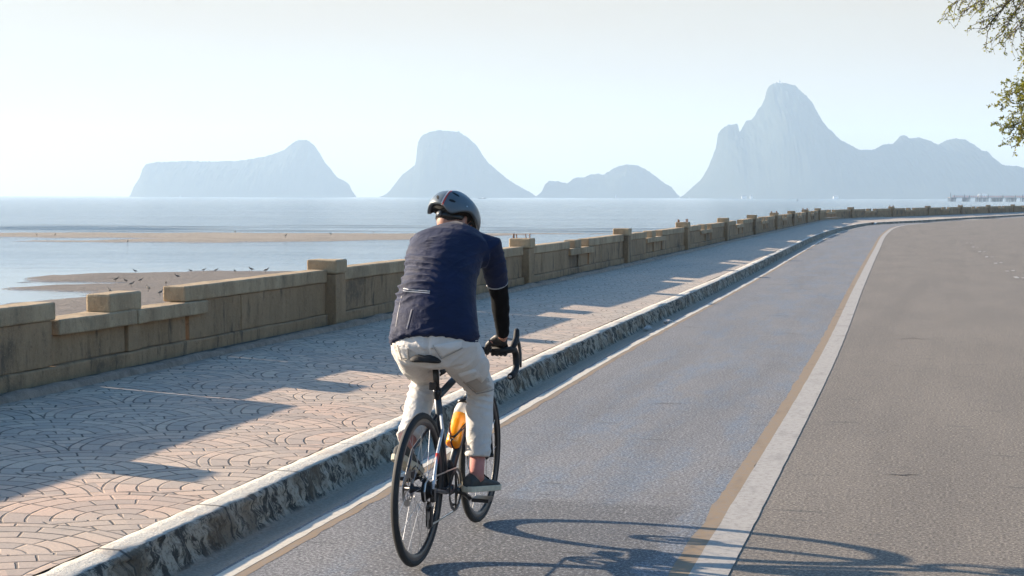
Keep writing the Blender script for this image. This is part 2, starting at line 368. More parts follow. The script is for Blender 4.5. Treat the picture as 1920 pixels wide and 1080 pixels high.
# road base, cycle lane, lines
rk = [.1, .34]
edgeT = curve([(-60, 5.2), (0, 5.2), (20, 5.4), (60, 8.6), (90, 9), (330, 9)])
strip('road', M['road'], [f_(.3, kerbT), f_(0, wideT)]+[(lambda s, k=k: wideT(s)+edgeT(s)*k+.06*k*k*np.sin(s*1.9)*(k == 1)) for k in (.2, .4, .6, .8, 1)], [0, 0, 0, 0, 0, 0, 0], uvt0=lambda s: 0*s)
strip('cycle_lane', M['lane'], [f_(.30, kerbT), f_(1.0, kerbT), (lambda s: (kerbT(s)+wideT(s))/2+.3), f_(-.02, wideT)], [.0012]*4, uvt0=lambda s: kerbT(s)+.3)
def line(name, mat, a, b, g, z, wob=.012, s0=-40, s1=330):
    s = SS[(SS >= s0) & (SS <= s1)]
    jit = np.array([nz(x*2.1, 7.)+.7*nz(x*9., 2.) for x in s]); jit2 = np.array([nz(x*2.4, 17.)+.7*nz(x*8., 22.) for x in s])
    strip(name, mat, [lambda q: g(q)+a+wob*jit, lambda q: g(q)+(a+b)/2, lambda q: g(q)+b+wob*jit2], [z]*3, s=s)
line('road_marking', M['edge'], .325, .40, kerbT, .0034, .012, -40, 90)
line('road_marking', M['brown'], .385, .455, kerbT, .0022, .025, -40, 70)
line('road_marking', M['brown'], -.085, .01, wideT, .0022, .016, -40, 78)
line('road_marking', M['white'], .005, .175, wideT, .0034, .004)
rnd = random.Random(4)
mbd = MB()
for s in [15.2, 18.2, 21.2, 25.7, 30.1, 34.4, 38.9, 44, 49.5]:
    for q in range(3):
        t = float(wideT(s))+3.12+.07*q-.06*(q % 2); L = rnd.uniform(.15, .5); s2 = s+rnd.uniform(-.4, .2)
        p = [W(s2, t), W(s2, t+.08), W(s2+L, t+.085), W(s2+L*.8, t)]
        mbd.add([(x, y, .006+.001*q) for x, y in p], [(0, 1, 2, 3)])
mbd.build('road_marking', M['fade'], kind='structure')
# kerb, profile in (offset from kerb top edge, z); rough battered face, sloped gutter
prof = [(-.17, .112), (-.16, .130), (-.11, .129), (-.05, .128), (-.012, .124), (0, .108), (.006, .080), (.012, .055), (.02, .02), (.03, -.02), (.05, -.045), (.11, -.045), (.19, -.032), (.27, -.014), (.345, .001), (.36, .002)]
SK = np.unique(np.concatenate([np.arange(-40, -13, .2), np.arange(-13, 8, .025), np.arange(8, 30, .07), np.arange(30, 90, .3), np.arange(90, 330, 1.2)]))
P = np.zeros((len(SK), len(prof), 3)); UV = np.zeros((len(SK), len(prof), 2))
dist = np.concatenate([[0], np.cumsum([math.hypot(prof[i+1][0]-prof[i][0], prof[i+1][1]-prof[i][1]) for i in range(len(prof)-1)])])
for i, s in enumerate(SK):
    k0 = float(kerbT(s)); near = s < 30
    chip = max(0, nz(s*.9, 31.)+.5*nz(s*3.1, 8.)-.12) if near else 0
    blk = .006*nz(math.floor(s/1.02)*5.3, 1.)
    for j, (o, z) in enumerate(prof):
        if 3 <= j <= 9:
            r = .015*nz(s*6, j*.9, 3.)+.010*nz(s*17, j*1.3, 8.) if near else .006*nz(s*3, j)
            o2 = o+r*(1.6 if j > 4 else .8)-(chip*.05 if j in (4, 5, 6) else 0); z2 = z-(chip*.05 if j in (4, 5) else 0)+(blk if j < 6 else 0)
        elif j < 3: o2 = o+(.01*nz(s*4, 77.) if j == 0 else 0); z2 = z+blk+.004*nz(s*7, j)
        else: o2 = o; z2 = z+(.008*nz(s*3.1, j*.8, 4.)+.004*nz(s*11, j) if j < 14 else 0)
        if 82.0 < s < 83.2 and j < 11: z2 = min(z2, .02)      # dropped kerb
        x, y = W(s, k0+o2); P[i, j] = (x, y, z2); UV[i, j] = (dist[j], s)
grid_mesh('kerb', P, M['kerb'], UV, kind='structure')
# short dark cracks and scuffs worn into the surfacing
M['crack'] = plain('dark crack', (.08, .074, .068), .9, .3, 40)
rc = random.Random(8); cb = MB()
marks = [(7.5, 8.4, .35), (6.2, 2.9, .4), (7.0, 2.3, .25), (7.6, -1.2, .3), (3.9, 9.8, .5), (4.3, 6.1, .4), (3.6, 14.2, .7), (4.7, 3.2, .55), (7.9, 14., .5), (6.9, 20., .6), (4.1, 21., .8), (3.4, 28., .8), (6.3, -6.6, .2), (8.6, 6., .4), (4.4, -3.7, .35), (3.8, 11.5, .45)]
for (t, s, L) in marks:
    n_ = 9; up_ = []; lo_ = []; w0 = rc.uniform(.008, .022)
    for k in range(n_):
        q = k/(n_-1); w = w0*math.sin(math.pi*min(.98, max(.02, q)))**.6*(1+.6*nz(k*1.7, s)); tt = t+L*(q-.5); ss = s+.45*L*nz(q*3, s, 3.)+.12*L*(q-.5)
        up_.append(W(ss+w, tt)+(.0036,)); lo_.append(W(ss-w, tt)+(.0036,))
    cb.add(up_+lo_[::-1], [(k, k+1, 2*n_-2-k, 2*n_-1-k) for k in range(n_-1)])
cb.build('road_cracks', M['crack'], kind='structure')
# stones and litter in the gutter and on the road
def stone(name, s, t, r, z, mat, label, cat, sq=(1, 1, .6), g=None):
    b = MB(); x, y = W(s, t); b.ball((0, 0, r*sq[2]*.5), (r*sq[0], r*sq[1], r*sq[2]), 14, 9)
    b.v = [tuple(Vector(v)*(1+.35*nz(v[0]*9/r*.1, v[1]*9/r*.1, v[2]*7/r*.1+s))) for v in b.v]
    o = b.build(name, mat, smooth=True); o.location = (x, y, z); return tag(o, label, cat, g)
M['stone'] = plain('pale lump', (.46, .44, .41), .9, .3, 60, .01)
M['cloth_litter'] = plain('white litter', (.75, .72, .62), .8, .2, 60, .01)
stone('stone', 3.55, float(kerbT(3.55))+.17, .055, -.03, M['stone'], 'pale stone lying in the gutter, nearer of two beside the kerb', 'stone', (1.1, 1.6, .7))
stone('stone', 4.55, float(kerbT(4.5))+.27, .05, -.01, M['stone'], 'pale stone lying in the gutter, farther of two beside the kerb', 'stone', (1.3, 1.6, .6))
stone('litter', 52.2, float(wideT(60))+8.55, .16, 0, M['cloth_litter'], 'small white scrap of litter lying on the far right lane, left of a bigger one', 'litter', (1, 1, .35))
stone('litter', 50.8, float(wideT(60))+9.3, .3, 0, M['cloth_litter'], 'white crumpled litter on the far right lane, the bigger and longer one', 'litter', (1.7, .8, .35))

# ================================================================= sea wall
wall = empty('parapet_wall', W(0, 0)+(ZW,), 0, 'long weathered brown concrete parapet with square pillars between promenade and beach', 'wall')
WO = Vector(W(0, 0)+(ZW,))
def wpos(s, dt, z):
    x, y = W(s, float(wallT(s))+dt); return Vector((x, y, ZW+z))-WO
def slab(name, s0, s1, t0, t1, z0, z1, mat, bevel=.012, seg=None, rough=.006, parent=wall, label=None):
    """box following the wall line, with a subdivided, slightly uneven surface"""
    b = MB(); far = s0 > 40
    ns = 2 if far else max(2, int((s1-s0)/.12)); nz_ = 2 if far else max(2, int((z1-z0)/.09)); ntt = 2 if far else max(2, int((t1-t0)/.1)+1)
    S = np.linspace(s0, s1, ns); Z = np.linspace(z0, z1, nz_); T = np.linspace(t0, t1, ntt)
    def p(s, t, z):
        q = wpos(s, t, z)
        if not far:
            q += Vector((nz(s*3.1, t*9, z*4), nz(s*3.1+9, t*9, z*4), .7*nz(s*2.1+20, t*6, z*3)))*rough+Vector((nz(s*14, t*20, z*15), nz(s*14+5, t*20, z*15), nz(s*13+9, t*20, z*15)))*rough*.5
        return q
    def sheet(A):
        a, c = len(A), len(A[0]); b.add([x for r in A for x in r], [(i*c+j, i*c+j+1, (i+1)*c+j+1, (i+1)*c+j) for i in range(a-1) for j in range(c-1)])
    sheet([[p(s, t0, z) for z in Z] for s in S]); sheet([[p(s, t1, z) for z in Z] for s in S])
    sheet([[p(s, t, z0) for t in T] for s in S]); sheet([[p(s, t, z1) for t in T] for s in S])
    sheet([[p(s0, t, z) for z in Z] for t in T]); sheet([[p(s1, t, z) for z in Z] for t in T])
    o = b.build(name, mat, parent, smooth=False)
    bm = bmesh.new(); bm.from_mesh(o.data); bmesh.ops.remove_doubles(bm, verts=bm.verts, dist=.0008); bmesh.ops.recalc_face_normals(bm, faces=bm.faces); bm.to_mesh(o.data); bm.free()
    if bevel and not far:
        m = o.modifiers.new('bevel', 'BEVEL'); m.width = bevel; m.segments = 2; m.limit_method = 'ANGLE'; m.angle_limit = R(50)
    if label: o['label'] = label
    return o
PS = [-17.6, -8.2, .15, 8.6, 17.1, 26, 35, 44, 53, 62, 71.5, 81.2, 92.5, 102.5, 112.5, 123, 134, 145.5, 157, 168]
REBAR = {3, 5, 8, 10, 13, 15}
rw = random.Random(11)
for i, s in enumerate(PS):
    big = 1+.06*rw.uniform(-1, 1)
    hp = .70 if i != 2 else .68
    slab('pillar', s-.15, s+.15, -.19, .12, -.03, hp-.125, M['wall'], .012)
    cap = MB()
    c = slab('pillar_cap', s-.17, s+.17, -.22, .135, hp-.12, hp+.035 if i != 2 else hp+.03, M['coping'], .02)
    if i in REBAR:
        b = MB()
        for (a, d) in ((-.12, -.16), (-.12, .06), (.12, -.16), (.12, .06), (-.06, -.16), (.06, .07)):
            p0 = wpos(s+a, d, hp+.02); p1 = wpos(s+a+rw.uniform(-.02, .02), d+rw.uniform(-.01, .01), hp+.09+rw.uniform(0, .03)); b.tube([p0, p1], .008 if s < 20 else .014, 6)
        r_ = b.build('rebar', M['rust'], c)
    if i == len(PS)-1: break
    s0, s1 = s+.155, PS[i+1]-.155
    L = s1-s0
    if i == 1: a, b_ = -5.6, -3.3
    elif i == 3: a, b_ = 11.75, 13.5
    elif i == 4: a, b_ = 19.8, 22.2
    else: a, b_ = s0+L*.345+rw.uniform(-.1, .1), s0+L*.625+rw.uniform(-.1, .1)
    zh, zl = .60, .46
    tz = lambda: rw.uniform(-.008, .008)
    # tall panels, each with coping
    def tall(p0, p1, over0, over1):
        n = max(1, round((p1-p0)/1.02)) if p0 < 30 else 1
        w = (p1-p0)/n
        for k in range(n):
            slab('wall_panel', p0+k*w+(.006 if k else 0), p0+(k+1)*w-.004, -.17, 0+(.004 if k % 2 else 0), .118, zh-.14, M['wall'], .006)
        slab('coping', p0-over0, p1+over1, -.2, .022, zh-.137, zh+tz(), M['coping'], .015)
    tall(s0, a, 0, .03); tall(b_, s1, .12, 0)
    slab('plinth', s0, s1, -.19, .035, -.05, .115, M['wall'], .015, rough=.014)
    # low section: recessed panels, mid post, two slabs, loose block on top
    mid = (a+b_)/2+(.12 if i == 1 else 0)
    slab('wall_panel', a+.035, mid-.11, -.16, -.02, .118, zl-.12, M['wall'], .006); slab('wall_panel', mid+.11, b_-.03, -.16, -.02, .118, zl-.12, M['wall'], .006)
    slab('post', mid-.105, mid+.105, -.16, .012, .118, zl-.12, M['wall'], .008)
    slab('coping_slab', a+.035, mid-.01, -.22, .045, zl-.117, zl+tz(), M['coping'], .012, rough=.01)
    slab('coping_slab', mid+.01, b_+(.32 if s < 20 else -.03), -.215, .05, zl-.117, zl+(.0 if s < 20 else tz()) if b_ < 40 else zl, M['coping'], .012, rough=.01) if s >= 20 else slab('coping_slab', mid+.01, b_+.30, -.16, .05, zl-.12, zl-.002, M['coping'], .012, rough=.012)
    if i != 6: slab('coping_block', mid-.42, mid+.12, -.2, .02, zl-.006, zl+.15, M['coping'], .02)
# ================================================================= tidal flat, sea
def mat_sand(name, c, c2, dark):
    n = NT(name); co = n.coord()
    a = n.noise(n.scale(co, (.25, 1, 1)), .9, 6, .65); b = n.noise(n.scale(co, (.5, 1.4, 1)), 4.5, 4, .6, 1.5)
    base = n.mix(n.ramp(a, .35, .65), c, c2); _, yw, z = n.sep(co); mud = n.ramp(yw, 95, 115, 1., 0.); base = n.mix(n.m_('MULTIPLY', mud, .85), base, (.155, .13, .11)); base = n.mix(n.ramp(b, .52, .64, 0., .75), base, dark)
    wet = n.ramp(n.m_('ADD', z, n.m_('MULTIPLY', a, .06)), -2.17, -2.12, 1., 0.)
    base = n.mix(n.m_('MULTIPLY', wet, .6), base, dark)
    return n.done(base, n.m_('SUBTRACT', .85, n.m_('MULTIPLY', wet, .6)), n.bump(b, .16, 1.))
M['sand'] = mat_sand('tidal sand', (.28, .235, .185), (.35, .295, .23), (.14, .115, .09))
SEA = -2.2
def polydist(X, Y, poly):
    d = np.full(X.shape, 1e9); ins = np.zeros(X.shape, bool)
    for i in range(len(poly)):
        x0, y0 = poly[i]; x1, y1 = poly[(i+1) % len(poly)]
        ex, ey = x1-x0, y1-y0; k = np.clip(((X-x0)*ex+(Y-y0)*ey)/(ex*ex+ey*ey), 0, 1)
        d = np.minimum(d, np.hypot(X-x0-k*ex, Y-y0-k*ey))
        c = ((y0 > Y) != (y1 > Y)) & (X < (x1-x0)*(Y-y0)/(y1-y0+1e-12)+x0); ins ^= c
    return np.where(ins, d, -d)
bar2 = [(-22, 75.3), (-18, 78.6), (-15, 80.2), (-10, 81), (0, 82.5), (10, 86), (16, 92), (20, 96), (14, 70), (2, 30), (-4, 12), (-9, 20), (-12, 44), (-14.8, 53), (-15.8, 56.5), (-16.0, 60), (-16.6, 64), (-19.5, 66.5), (-17.0, 69.5), (-20.5, 72)]
bar1 = [(-130, 166), (-80, 163), (-52, 161), (-30, 163), (-10.8, 162), (3, 165.5), (12, 166), (3, 163), (-3, 154), (-9.5, 143), (-16, 134), (-24.5, 131), (-33, 131.5), (-41, 134), (-33, 139), (-31, 144), (-47, 147), (-80, 149), (-130, 150)]
gx = np.arange(-130, 42, .55); gy = np.concatenate([np.arange(8, 92, .33), np.arange(92, 126, 1.5), np.arange(126, 172, .6), np.arange(172, 186, 3)])
GX, GY = np.meshgrid(gx, gy)
nn = np.array([[nz(x*.16, y*.22)*1.6+nz(x*.6, y*.9, 4.)*.6 for x in gx] for y in gy])
d2 = polydist(GX, GY, bar2)+nn; d1 = polydist(GX, GY, bar1)+nn*1.3
Z = np.maximum(np.clip(d2*.06+.05, -.5, .16), np.clip(d1*.035, -.5, .22))
rip = np.array([[nz(x*1.3+nz(x*.3, y*.3)*3, y*3.2, 2.) for x in gx] for y in gy])
Z = Z+np.where(Z > -.1, rip*.040+nn*.012, 0)
grid_mesh('sand_flat', np.stack([GX, GY, SEA+Z], -1), M['sand'], kind='structure')

n = NT('sea water'); co = n.coord()
wv = n.noise(n.scale(co, (.35, 1.0, 1)), .55, 5, .62, .6); wv2 = n.noise(n.scale(co, (.55, 1, 1)), 3.2, 4, .6, .8); wv3 = n.noise(n.scale(co, (.012, .05, 1)), 1., 5, .6)
_, yy, _ = n.sep(co)
calm = n.ramp(yy, 70, 135, .10, 1.)
patch = n.ramp(wv3, .35, .65, .45, 1.)
h = n.m_('MULTIPLY', n.m_('ADD', n.m_('MULTIPLY', wv, .6), n.m_('MULTIPLY', wv2, .22)), n.m_('MULTIPLY', calm, patch))
M['water'] = n.done(n.mix(n.ramp(wv3, .3, .7), (.12, .165, .19), (.15, .20, .225)), .14, n.bump(h, 1., 1.), IOR=1.33, Specular_IOR_Level=.5)
rowsD = np.concatenate([np.arange(12, 120, 1.2), np.arange(120, 236, .33), np.geomspace(236, 7000, 70)])
cols = np.concatenate([np.linspace(-2.2, -.6, 30), np.linspace(-.58, .5, 170), np.linspace(.55, 1.8, 12)])
P = np.zeros((len(rowsD), len(cols), 3))
crests = [(171, .10, 1.1, 1.), (175.5, .13, 1.2, 2.), (181, .16, 1.3, 3.), (188, .10, 1.2, 4.), (197, .15, 1.6, 5.), (208, .07, 1.5, 6.), (84, .035, .8, 7.), (90, .05, 1.0, 8.), (95, .03, .8, 9.), (101, .025, .8, 10.)]
for i, D in enumerate(rowsD):
    for j, c in enumerate(cols):
        x = c*D if D > 60 else c*60; z = SEA
        if 78 < D < 216 and -.7 < c < .6:
            for (c0, a, w, sd) in crests:
                cc = c0+2.2*nz(x*.022, sd*3.3)+.5*nz(x*.12, sd*7.)
                q = (D-cc)/w
                if -2.5 < q < 3.5: z += 2.6*a*(max(0., .15+nz(x*.03+sd*5, sd)*1.7)**.7)*math.exp(-q*q*(1.6 if q < 0 else .5))
        P[i, j] = (x, D, z)
grid_mesh('sea', P, M['water'], kind='structure')

# ================================================================= limestone islands
n = NT('limestone forest'); co = n.coord()
a = n.noise(n.scale(co, (1, 1, .5)), .012, 6, .7); b = n.noise(co, .05, 4)
c = n.mix(n.ramp(a, .4, .6), (.022, .028, .02), (.03, .036, .025)); c = n.mix(n.ramp(b, .6, .72, 0., .15), c, (.08, .08, .07))
M['rock'] = n.done(c, 1., Specular_IOR_Level=.05)
def island(name, prof, D, depth, seed, y0=369., label=None):
    px = np.array([p[0] for p in prof], float); py = np.array([p[1] for p in prof], float)
    xs = np.arange(px[0], px[-1]+.1, 1.6)
    hor = 367.0+xs*.0023
    prof_h = np.maximum(0, (hor+.3-np.interp(xs, px, py)))*D/3000
    jag = np.array([nz(x*.35, seed)*.8+nz(x*.11, seed+3)*1.2+abs(nz(x*.8, seed+9))*3.4+abs(nz(x*.42, seed+19))*2.2 for x in xs])
    jagm = np.where(prof_h > 8, jag*D/3000*.8, 0)
    kq = 17; psm = np.convolve(np.pad(prof_h, kq, mode='edge'), np.hanning(2*kq+1)/np.hanning(2*kq+1).sum(), 'valid')*.94; psm = np.minimum(psm, prof_h+6)
    vs = np.linspace(-1, 1, 41); P = np.zeros((len(vs), len(xs), 3))
    X0 = (xs-960)/3000*D
    ee = np.maximum(.03, 1-np.abs((xs-xs[0])/(xs[-1]-xs[0])*2-1)**2.2)**.6
    for i, v in enumerate(vs):
        for j in range(len(xs)):
            warp = 4*v*nz(xs[j]*.02+seed, v*2.)+1.5*v*nz(xs[j]*.07, v*5., seed)
            hh = np.interp(xs[j]+warp, xs, prof_h) if abs(v) > 1e-6 else prof_h[j]
            hh = hh+(psm[j]-hh)*min(1, abs(v)*5)
            hh = max(0, hh+(jagm[j]*math.exp(-(v*9)**2) if hh > 3 else 0)-(hh*.05*min(1, abs(v)*8)*(.6+1.1*nz(xs[j]*.07, v*9., seed)+.6*nz(xs[j]*.2, v*22., seed))))
            cr = (1-abs(v)**1.7)*(1-.05*min(1, abs(v)*3)*(.5+nz(xs[j]*.05, v*3., seed+5.)))
            cr *= 1-.03*min(1, abs(v)*5)*max(0, nz(xs[j]*.3, v*11., seed))*2
            P[i, j] = (X0[j], D+v*depth*ee[j], SEA-3+(hh+2.6)*max(0, cr))
    return grid_mesh(name, P, M['rock'], kind='structure')
I1 = [(246, 371), (249, 367), (250, 352), (262, 335), (268, 318), (275, 307), (300, 304), (340, 302), (380, 303), (440, 302), (480, 297), (510, 290), (535, 281), (550, 268), (560, 262.5), (572, 262), (580, 264), (592, 275), (602, 290), (610, 305), (622, 318), (632, 332), (645, 338), (655, 345), (664, 366), (668, 371)]
I2 = [(712, 371), (715, 367), (720, 366), (732, 358), (736, 350), (754, 327), (767, 318), (780, 307), (783, 268), (789, 256), (805, 247), (825, 244), (838, 245), (861, 248), (876, 257), (895, 274), (905, 292), (917, 307), (951, 335), (975, 350), (1002, 365), (1008, 371)]
I3 = [(1004, 371), (1012, 364), (1018, 352), (1023, 343), (1030, 339), (1047, 340), (1063, 344), (1075, 334), (1095, 331), (1108, 326), (1131, 327), (1148, 316), (1160, 311), (1176, 308), (1193, 310), (1210, 317), (1232, 333), (1245, 343), (1260, 352), (1272, 369), (1274, 371)]
I4 = [(1276, 371), (1279, 367), (1293, 354), (1313, 336), (1320, 325), (1327, 313), (1333, 297), (1337, 285), (1341, 276), (1344, 251), (1349, 243), (1353, 240), (1362, 234), (1380, 232), (1381.5, 234), (1383, 249), (1389, 240), (1396, 226), (1406, 225), (1413, 216), (1418, 205), (1424, 200), (1431, 184), (1434, 170), (1438, 162), (1444, 158), (1452, 156), (1474, 157), (1488, 162), (1500, 173), (1511, 183), (1520, 193), (1530, 214), (1541, 230), (1559, 249), (1573, 262), (1591, 271), (1608, 280), (1633, 281), (1654, 270), (1672, 269), (1683, 256), (1690, 253), (1696, 254), (1702, 260), (1718, 257), (1736, 262), (1755, 270), (1771, 263), (1776, 262), (1789, 259), (1807, 262), (1821, 270), (1835, 282), (1847, 283), (1858, 301), (1877, 309), (1906, 311), (1920, 315), (1960, 325), (2020, 340), (2080, 346), (2150, 368), (2155, 371)]
island('island', I1, 4700, 260, 1.3); island('island', I2, 4500, 210, 4.1); island('island', I3, 4400, 150, 8.7); island('mountain', I4, 4100, 420, 12.9)

# ---- haze
hz = bpy.data.materials.new('sea haze'); hz.use_nodes = True; ht = hz.node_tree
ht.nodes.remove(ht.nodes['Principled BSDF']); pv = ht.nodes.new('ShaderNodeVolumePrincipled')
pv.inputs['Color'].default_value = (.60, .79, .98, 1); pv.inputs['Density'].default_value = .00020; pv.inputs['Anisotropy'].default_value = .15
ht.links.new(pv.outputs[0], ht.nodes['Material Output'].inputs['Volume'])
b = MB(); b.box((-20000, -300, -5), (20000, 7050, 300)); o = b.build('haze', hz); tag(o, kind='stuff')

def at(px, py, z):                     # point on level z seen where the far boats stand
    D = (1.66-z)*3000/max(.5, (py-367.0-px*.0023)); return Vector(((px-960)/3000*D, D, z))
# ================================================================= bicycle
V = Vector
HEAD = R(90-14.91); LEAN = R(1.0)
def rider_root(name, label, cat):
    o = empty(name, (-.422, 7.079, .013), 0, label, cat); o.rotation_euler = (LEAN, 0, HEAD); return o
M['tyre'] = plain('black rubber tyre', (.018, .018, .018), .75, .2, 80)
M['tread'] = plain('black rim', (.02, .02, .022), .35)
M['steel'] = plain('brushed steel', (.45, .45, .45), .3, .1, Metallic=1.)
M['darkmetal'] = plain('black anodised metal', (.03, .03, .033), .35, Metallic=.6)
M['frame'] = plain('dark navy frame paint', (.010, .018, .028), .4, .05, Coat_Weight=.25)
M['slate'] = plain('slate blue frame paint', (.04, .075, .11), .35, .05, Coat_Weight=.3)
M['silver'] = plain('pale silver frame paint', (.50, .54, .58), .25, .05, Coat_Weight=.6)
M['black'] = plain('black bar tape', (.008, .008, .009), .75, .2, 60)
M['gloss'] = plain('black glossy plastic', (.012, .012, .013), .3)
M['red'] = plain('red paint', (.45, .04, .03), .4)
bike = rider_root('bicycle', 'dark road bicycle with drop handlebar ridden along the blue cycle lane', 'bicycle')
def wheel(cx, disc_side=1, cassette=False):
    c = V((cx, 0, .34))
    w = MB(); w.lathe([(.318, -.011), (.322, -.012), (.322, .012), (.318, .011), (.290, .007), (.286, 0), (.290, -.007)], c, 'y', 72, False)
    s = w.build('wheel', M['tread'], bike, smooth=True)
    # close the rim ring
    t = MB(); pr = [(.3265+.0165*math.cos(a), .0165*math.sin(a)) for a in [2*math.pi*k/12 for k in range(12)]]
    prc = pr+[pr[0]]
    t.lathe(prc, c, 'y', 96, False); t.build('tyre', M['tyre'], s, smooth=True)
    r = MB(); prc = [(.3175, -.011), (.31, -.0115), (.290, -.007), (.286, 0), (.290, .007), (.31, .0115), (.3175, .011), (.3175, -.011)]
    r.lathe(prc, c, 'y', 72, False); r.build('rim', M['tread'], s, smooth=True)
    h = MB(); h.lathe([(.004, -.07), (.010, -.068), (.012, -.045), (.024, -.036), (.024, -.031), (.014, -.026), (.013, .02), (.024, .026), (.026, .034), (.012, .04), (.010, .066), (.004, .07)], c, 'y', 20); h.build('hub', M['darkmetal'], s, smooth=True)
    sp = MB()
    for k in range(24):
        a = 2*math.pi*k/24; sd = 1 if k % 2 else -1; b = a+(.75 if (k//2) % 2 else -.75)
        sp.tube([c+V((.023*math.cos(b), .031*sd, .023*math.sin(b))), c+V((.292*math.cos(a), .003*sd, .292*math.sin(a)))], .0012, 5)
    sp.build('spokes', M['steel'], s)
    d = MB(); d.lathe([(.05, .048), (.08, .048), (.08, .050), (.05, .050), (.05, .048)], c, 'y', 40, False)
    for k in range(6):
        a = 2*math.pi*k/6; d.tube([c+V((.015*math.cos(a), .049, .015*math.sin(a))), c+V((.056*math.cos(a+.5), .049, .056*math.sin(a+.5)))], (.004, .0012), 6)
    d.build('brake_disc', M['steel'], s, smooth=False)
    if cassette:
        k_ = MB()
        for q in range(9):
            k_.lathe([(.012, -.030-.0042*q), (.056-.004*q, -.030-.0042*q), (.056-.004*q, -.0322-.0042*q), (.012, -.0322-.0042*q)], c, 'y', 28)
        k_.build('cassette', M['darkmetal'], s)
    return s
wheel(0, 1, True); wheel(1.003)
BB = V((.42, 0, .27)); ST = V((.262, 0, .735)); HT = V((.835, 0, .855)); HB = V((.872, 0, .735))
fr = MB()
fr.tube([BB, BB.lerp(ST, .5), ST+V((-.006, 0, .02))], .0165, 14)
fr.tube([BB+V((0, -.036, 0)), BB+V((0, .036, 0))], .022, 16)
hd_ = MB(); hd_.tube([HB+V((.006, 0, -.02)), HT+V((-.006, 0, .02))], .021, 14); hd_.build('head_tube', M['frame'], bike, smooth=True)
for sd in (1, -1):
    fr.tube([BB+V((-.01, .02*sd, 0)), BB+V((-.035, .028*sd, -.002)), V((.30, .036*sd, .275)), V((.12, .058*sd, .315)), V((0, .066*sd, .34))], [.012, .012, .011, .009, .009], 10)
fr.build('frame', M['frame'], bike, smooth=True)
b = MB(); b.tube([BB+V((.01, 0, .01)), BB.lerp(HB, .5), HB+V((-.005, 0, .015))], [(.021, .021), (.022, .022), (.021, .021)], 14); b.build('down_tube', M['frame'], bike, smooth=True)
b = MB(); b.tube([ST+V((0, 0, -.012)), HT+V((0, 0, -.015))], [(.018, .015), (.021, .017)], 14); b.build('top_tube', M['slate'], bike, smooth=True)
for sd in (1, -1):
    b = MB(); jn = BB.lerp(ST, .79)
    b.tube([jn+V((-.008, .010*sd, 0)), jn+V((-.06, .036*sd, -.06)), V((.09, .060*sd, .50)), V((.012, .067*sd, .375)), V((0, .067*sd, .345))], [.0085, .0075, .0068, .0068, .008], 10)
    o = b.build('seat_stay', M['silver'] if sd < 0 else M['frame'], bike, smooth=True)
    if sd < 0:
        b = MB(); b.tube([V((.086, -.0605, .492)), V((.062, -.0625, .450))], .0083, 10); b.build('red_band', M['red'], o, smooth=True)
b = MB()
b.tube([HB+V((.006, 0, -.02)), HB+V((.012, 0, -.05))], .02, 12)
for sd in (1, -1): b.tube([HB+V((.01, .012*sd, -.045)), HB+V((.018, .048*sd, -.09)), V((.955, .056*sd, .50)), V((1.003, .06*sd, .34))], [.016, .015, .012, .009], 10)
b.build('fork', M['frame'], bike, smooth=True)
# seatpost, clamp, saddle
b = MB(); b.tube([ST+V((0, 0, -.02)), V((.222, 0, .872))], .0142, 14); sp_ = b.build('seat_post', M['gloss'], bike, smooth=True)
b = MB(); b.tube([ST+V((.003, 0, .0)), ST+V((-.007, 0, .026))], .0195, 14); b.build('seat_clamp', M['darkmetal'], sp_, smooth=True)
b = MB(); b.tube([V((.222, -.024, .878)), V((.222, .024, .878))], .015, 12); b.tube([V((.205, 0, .87)), V((.205, 0, .86))], .006, 8); b.build('saddle_clamp', M['darkmetal'], sp_, smooth=True)
b = MB(); b.box((.172, -.014, .765), (.19, .014, .80)); b.box((.19, -.006, .775), (.24, .006, .79)); b.build('rear_light', M['gloss'], sp_, bevel=.004)
b = MB(); rs = []
for (x, w, top, th) in ((.040, .042, .928, .02), (.050, .066, .940, .036), (.075, .074, .943, .042), (.11, .068, .946, .036), (.18, .045, .941, .030), (.24, .026, .939, .028), (.30, .021, .938, .028), (.33, .016, .934, .024), (.338, .008, .928, .014)):
    q = []
    for k in range(20):
        a = 2*math.pi*k/20; y = w*math.cos(a)*abs(math.cos(a))**-.25 if abs(math.cos(a)) > 1e-3 else 0; zz = math.sin(a)
        z = top-th/2+th/2*zz-.012*(y/w)**2*(w/.07)
        if zz > .2: z -= .007*math.exp(-(y/.012)**2)
        q.append(V((x, y, z)))
    rs.append(q)
b.rings(rs); sad = b.build('saddle', M['black'], bike, smooth=True)
b = MB()
for sd in (1, -1): b.tube([V((.075, .03*sd, .925)), V((.12, .022*sd, .888)), V((.25, .022*sd, .888)), V((.32, .008*sd, .92))], .0035, 8)
b.build('saddle_rails', M['steel'], sad, smooth=True)
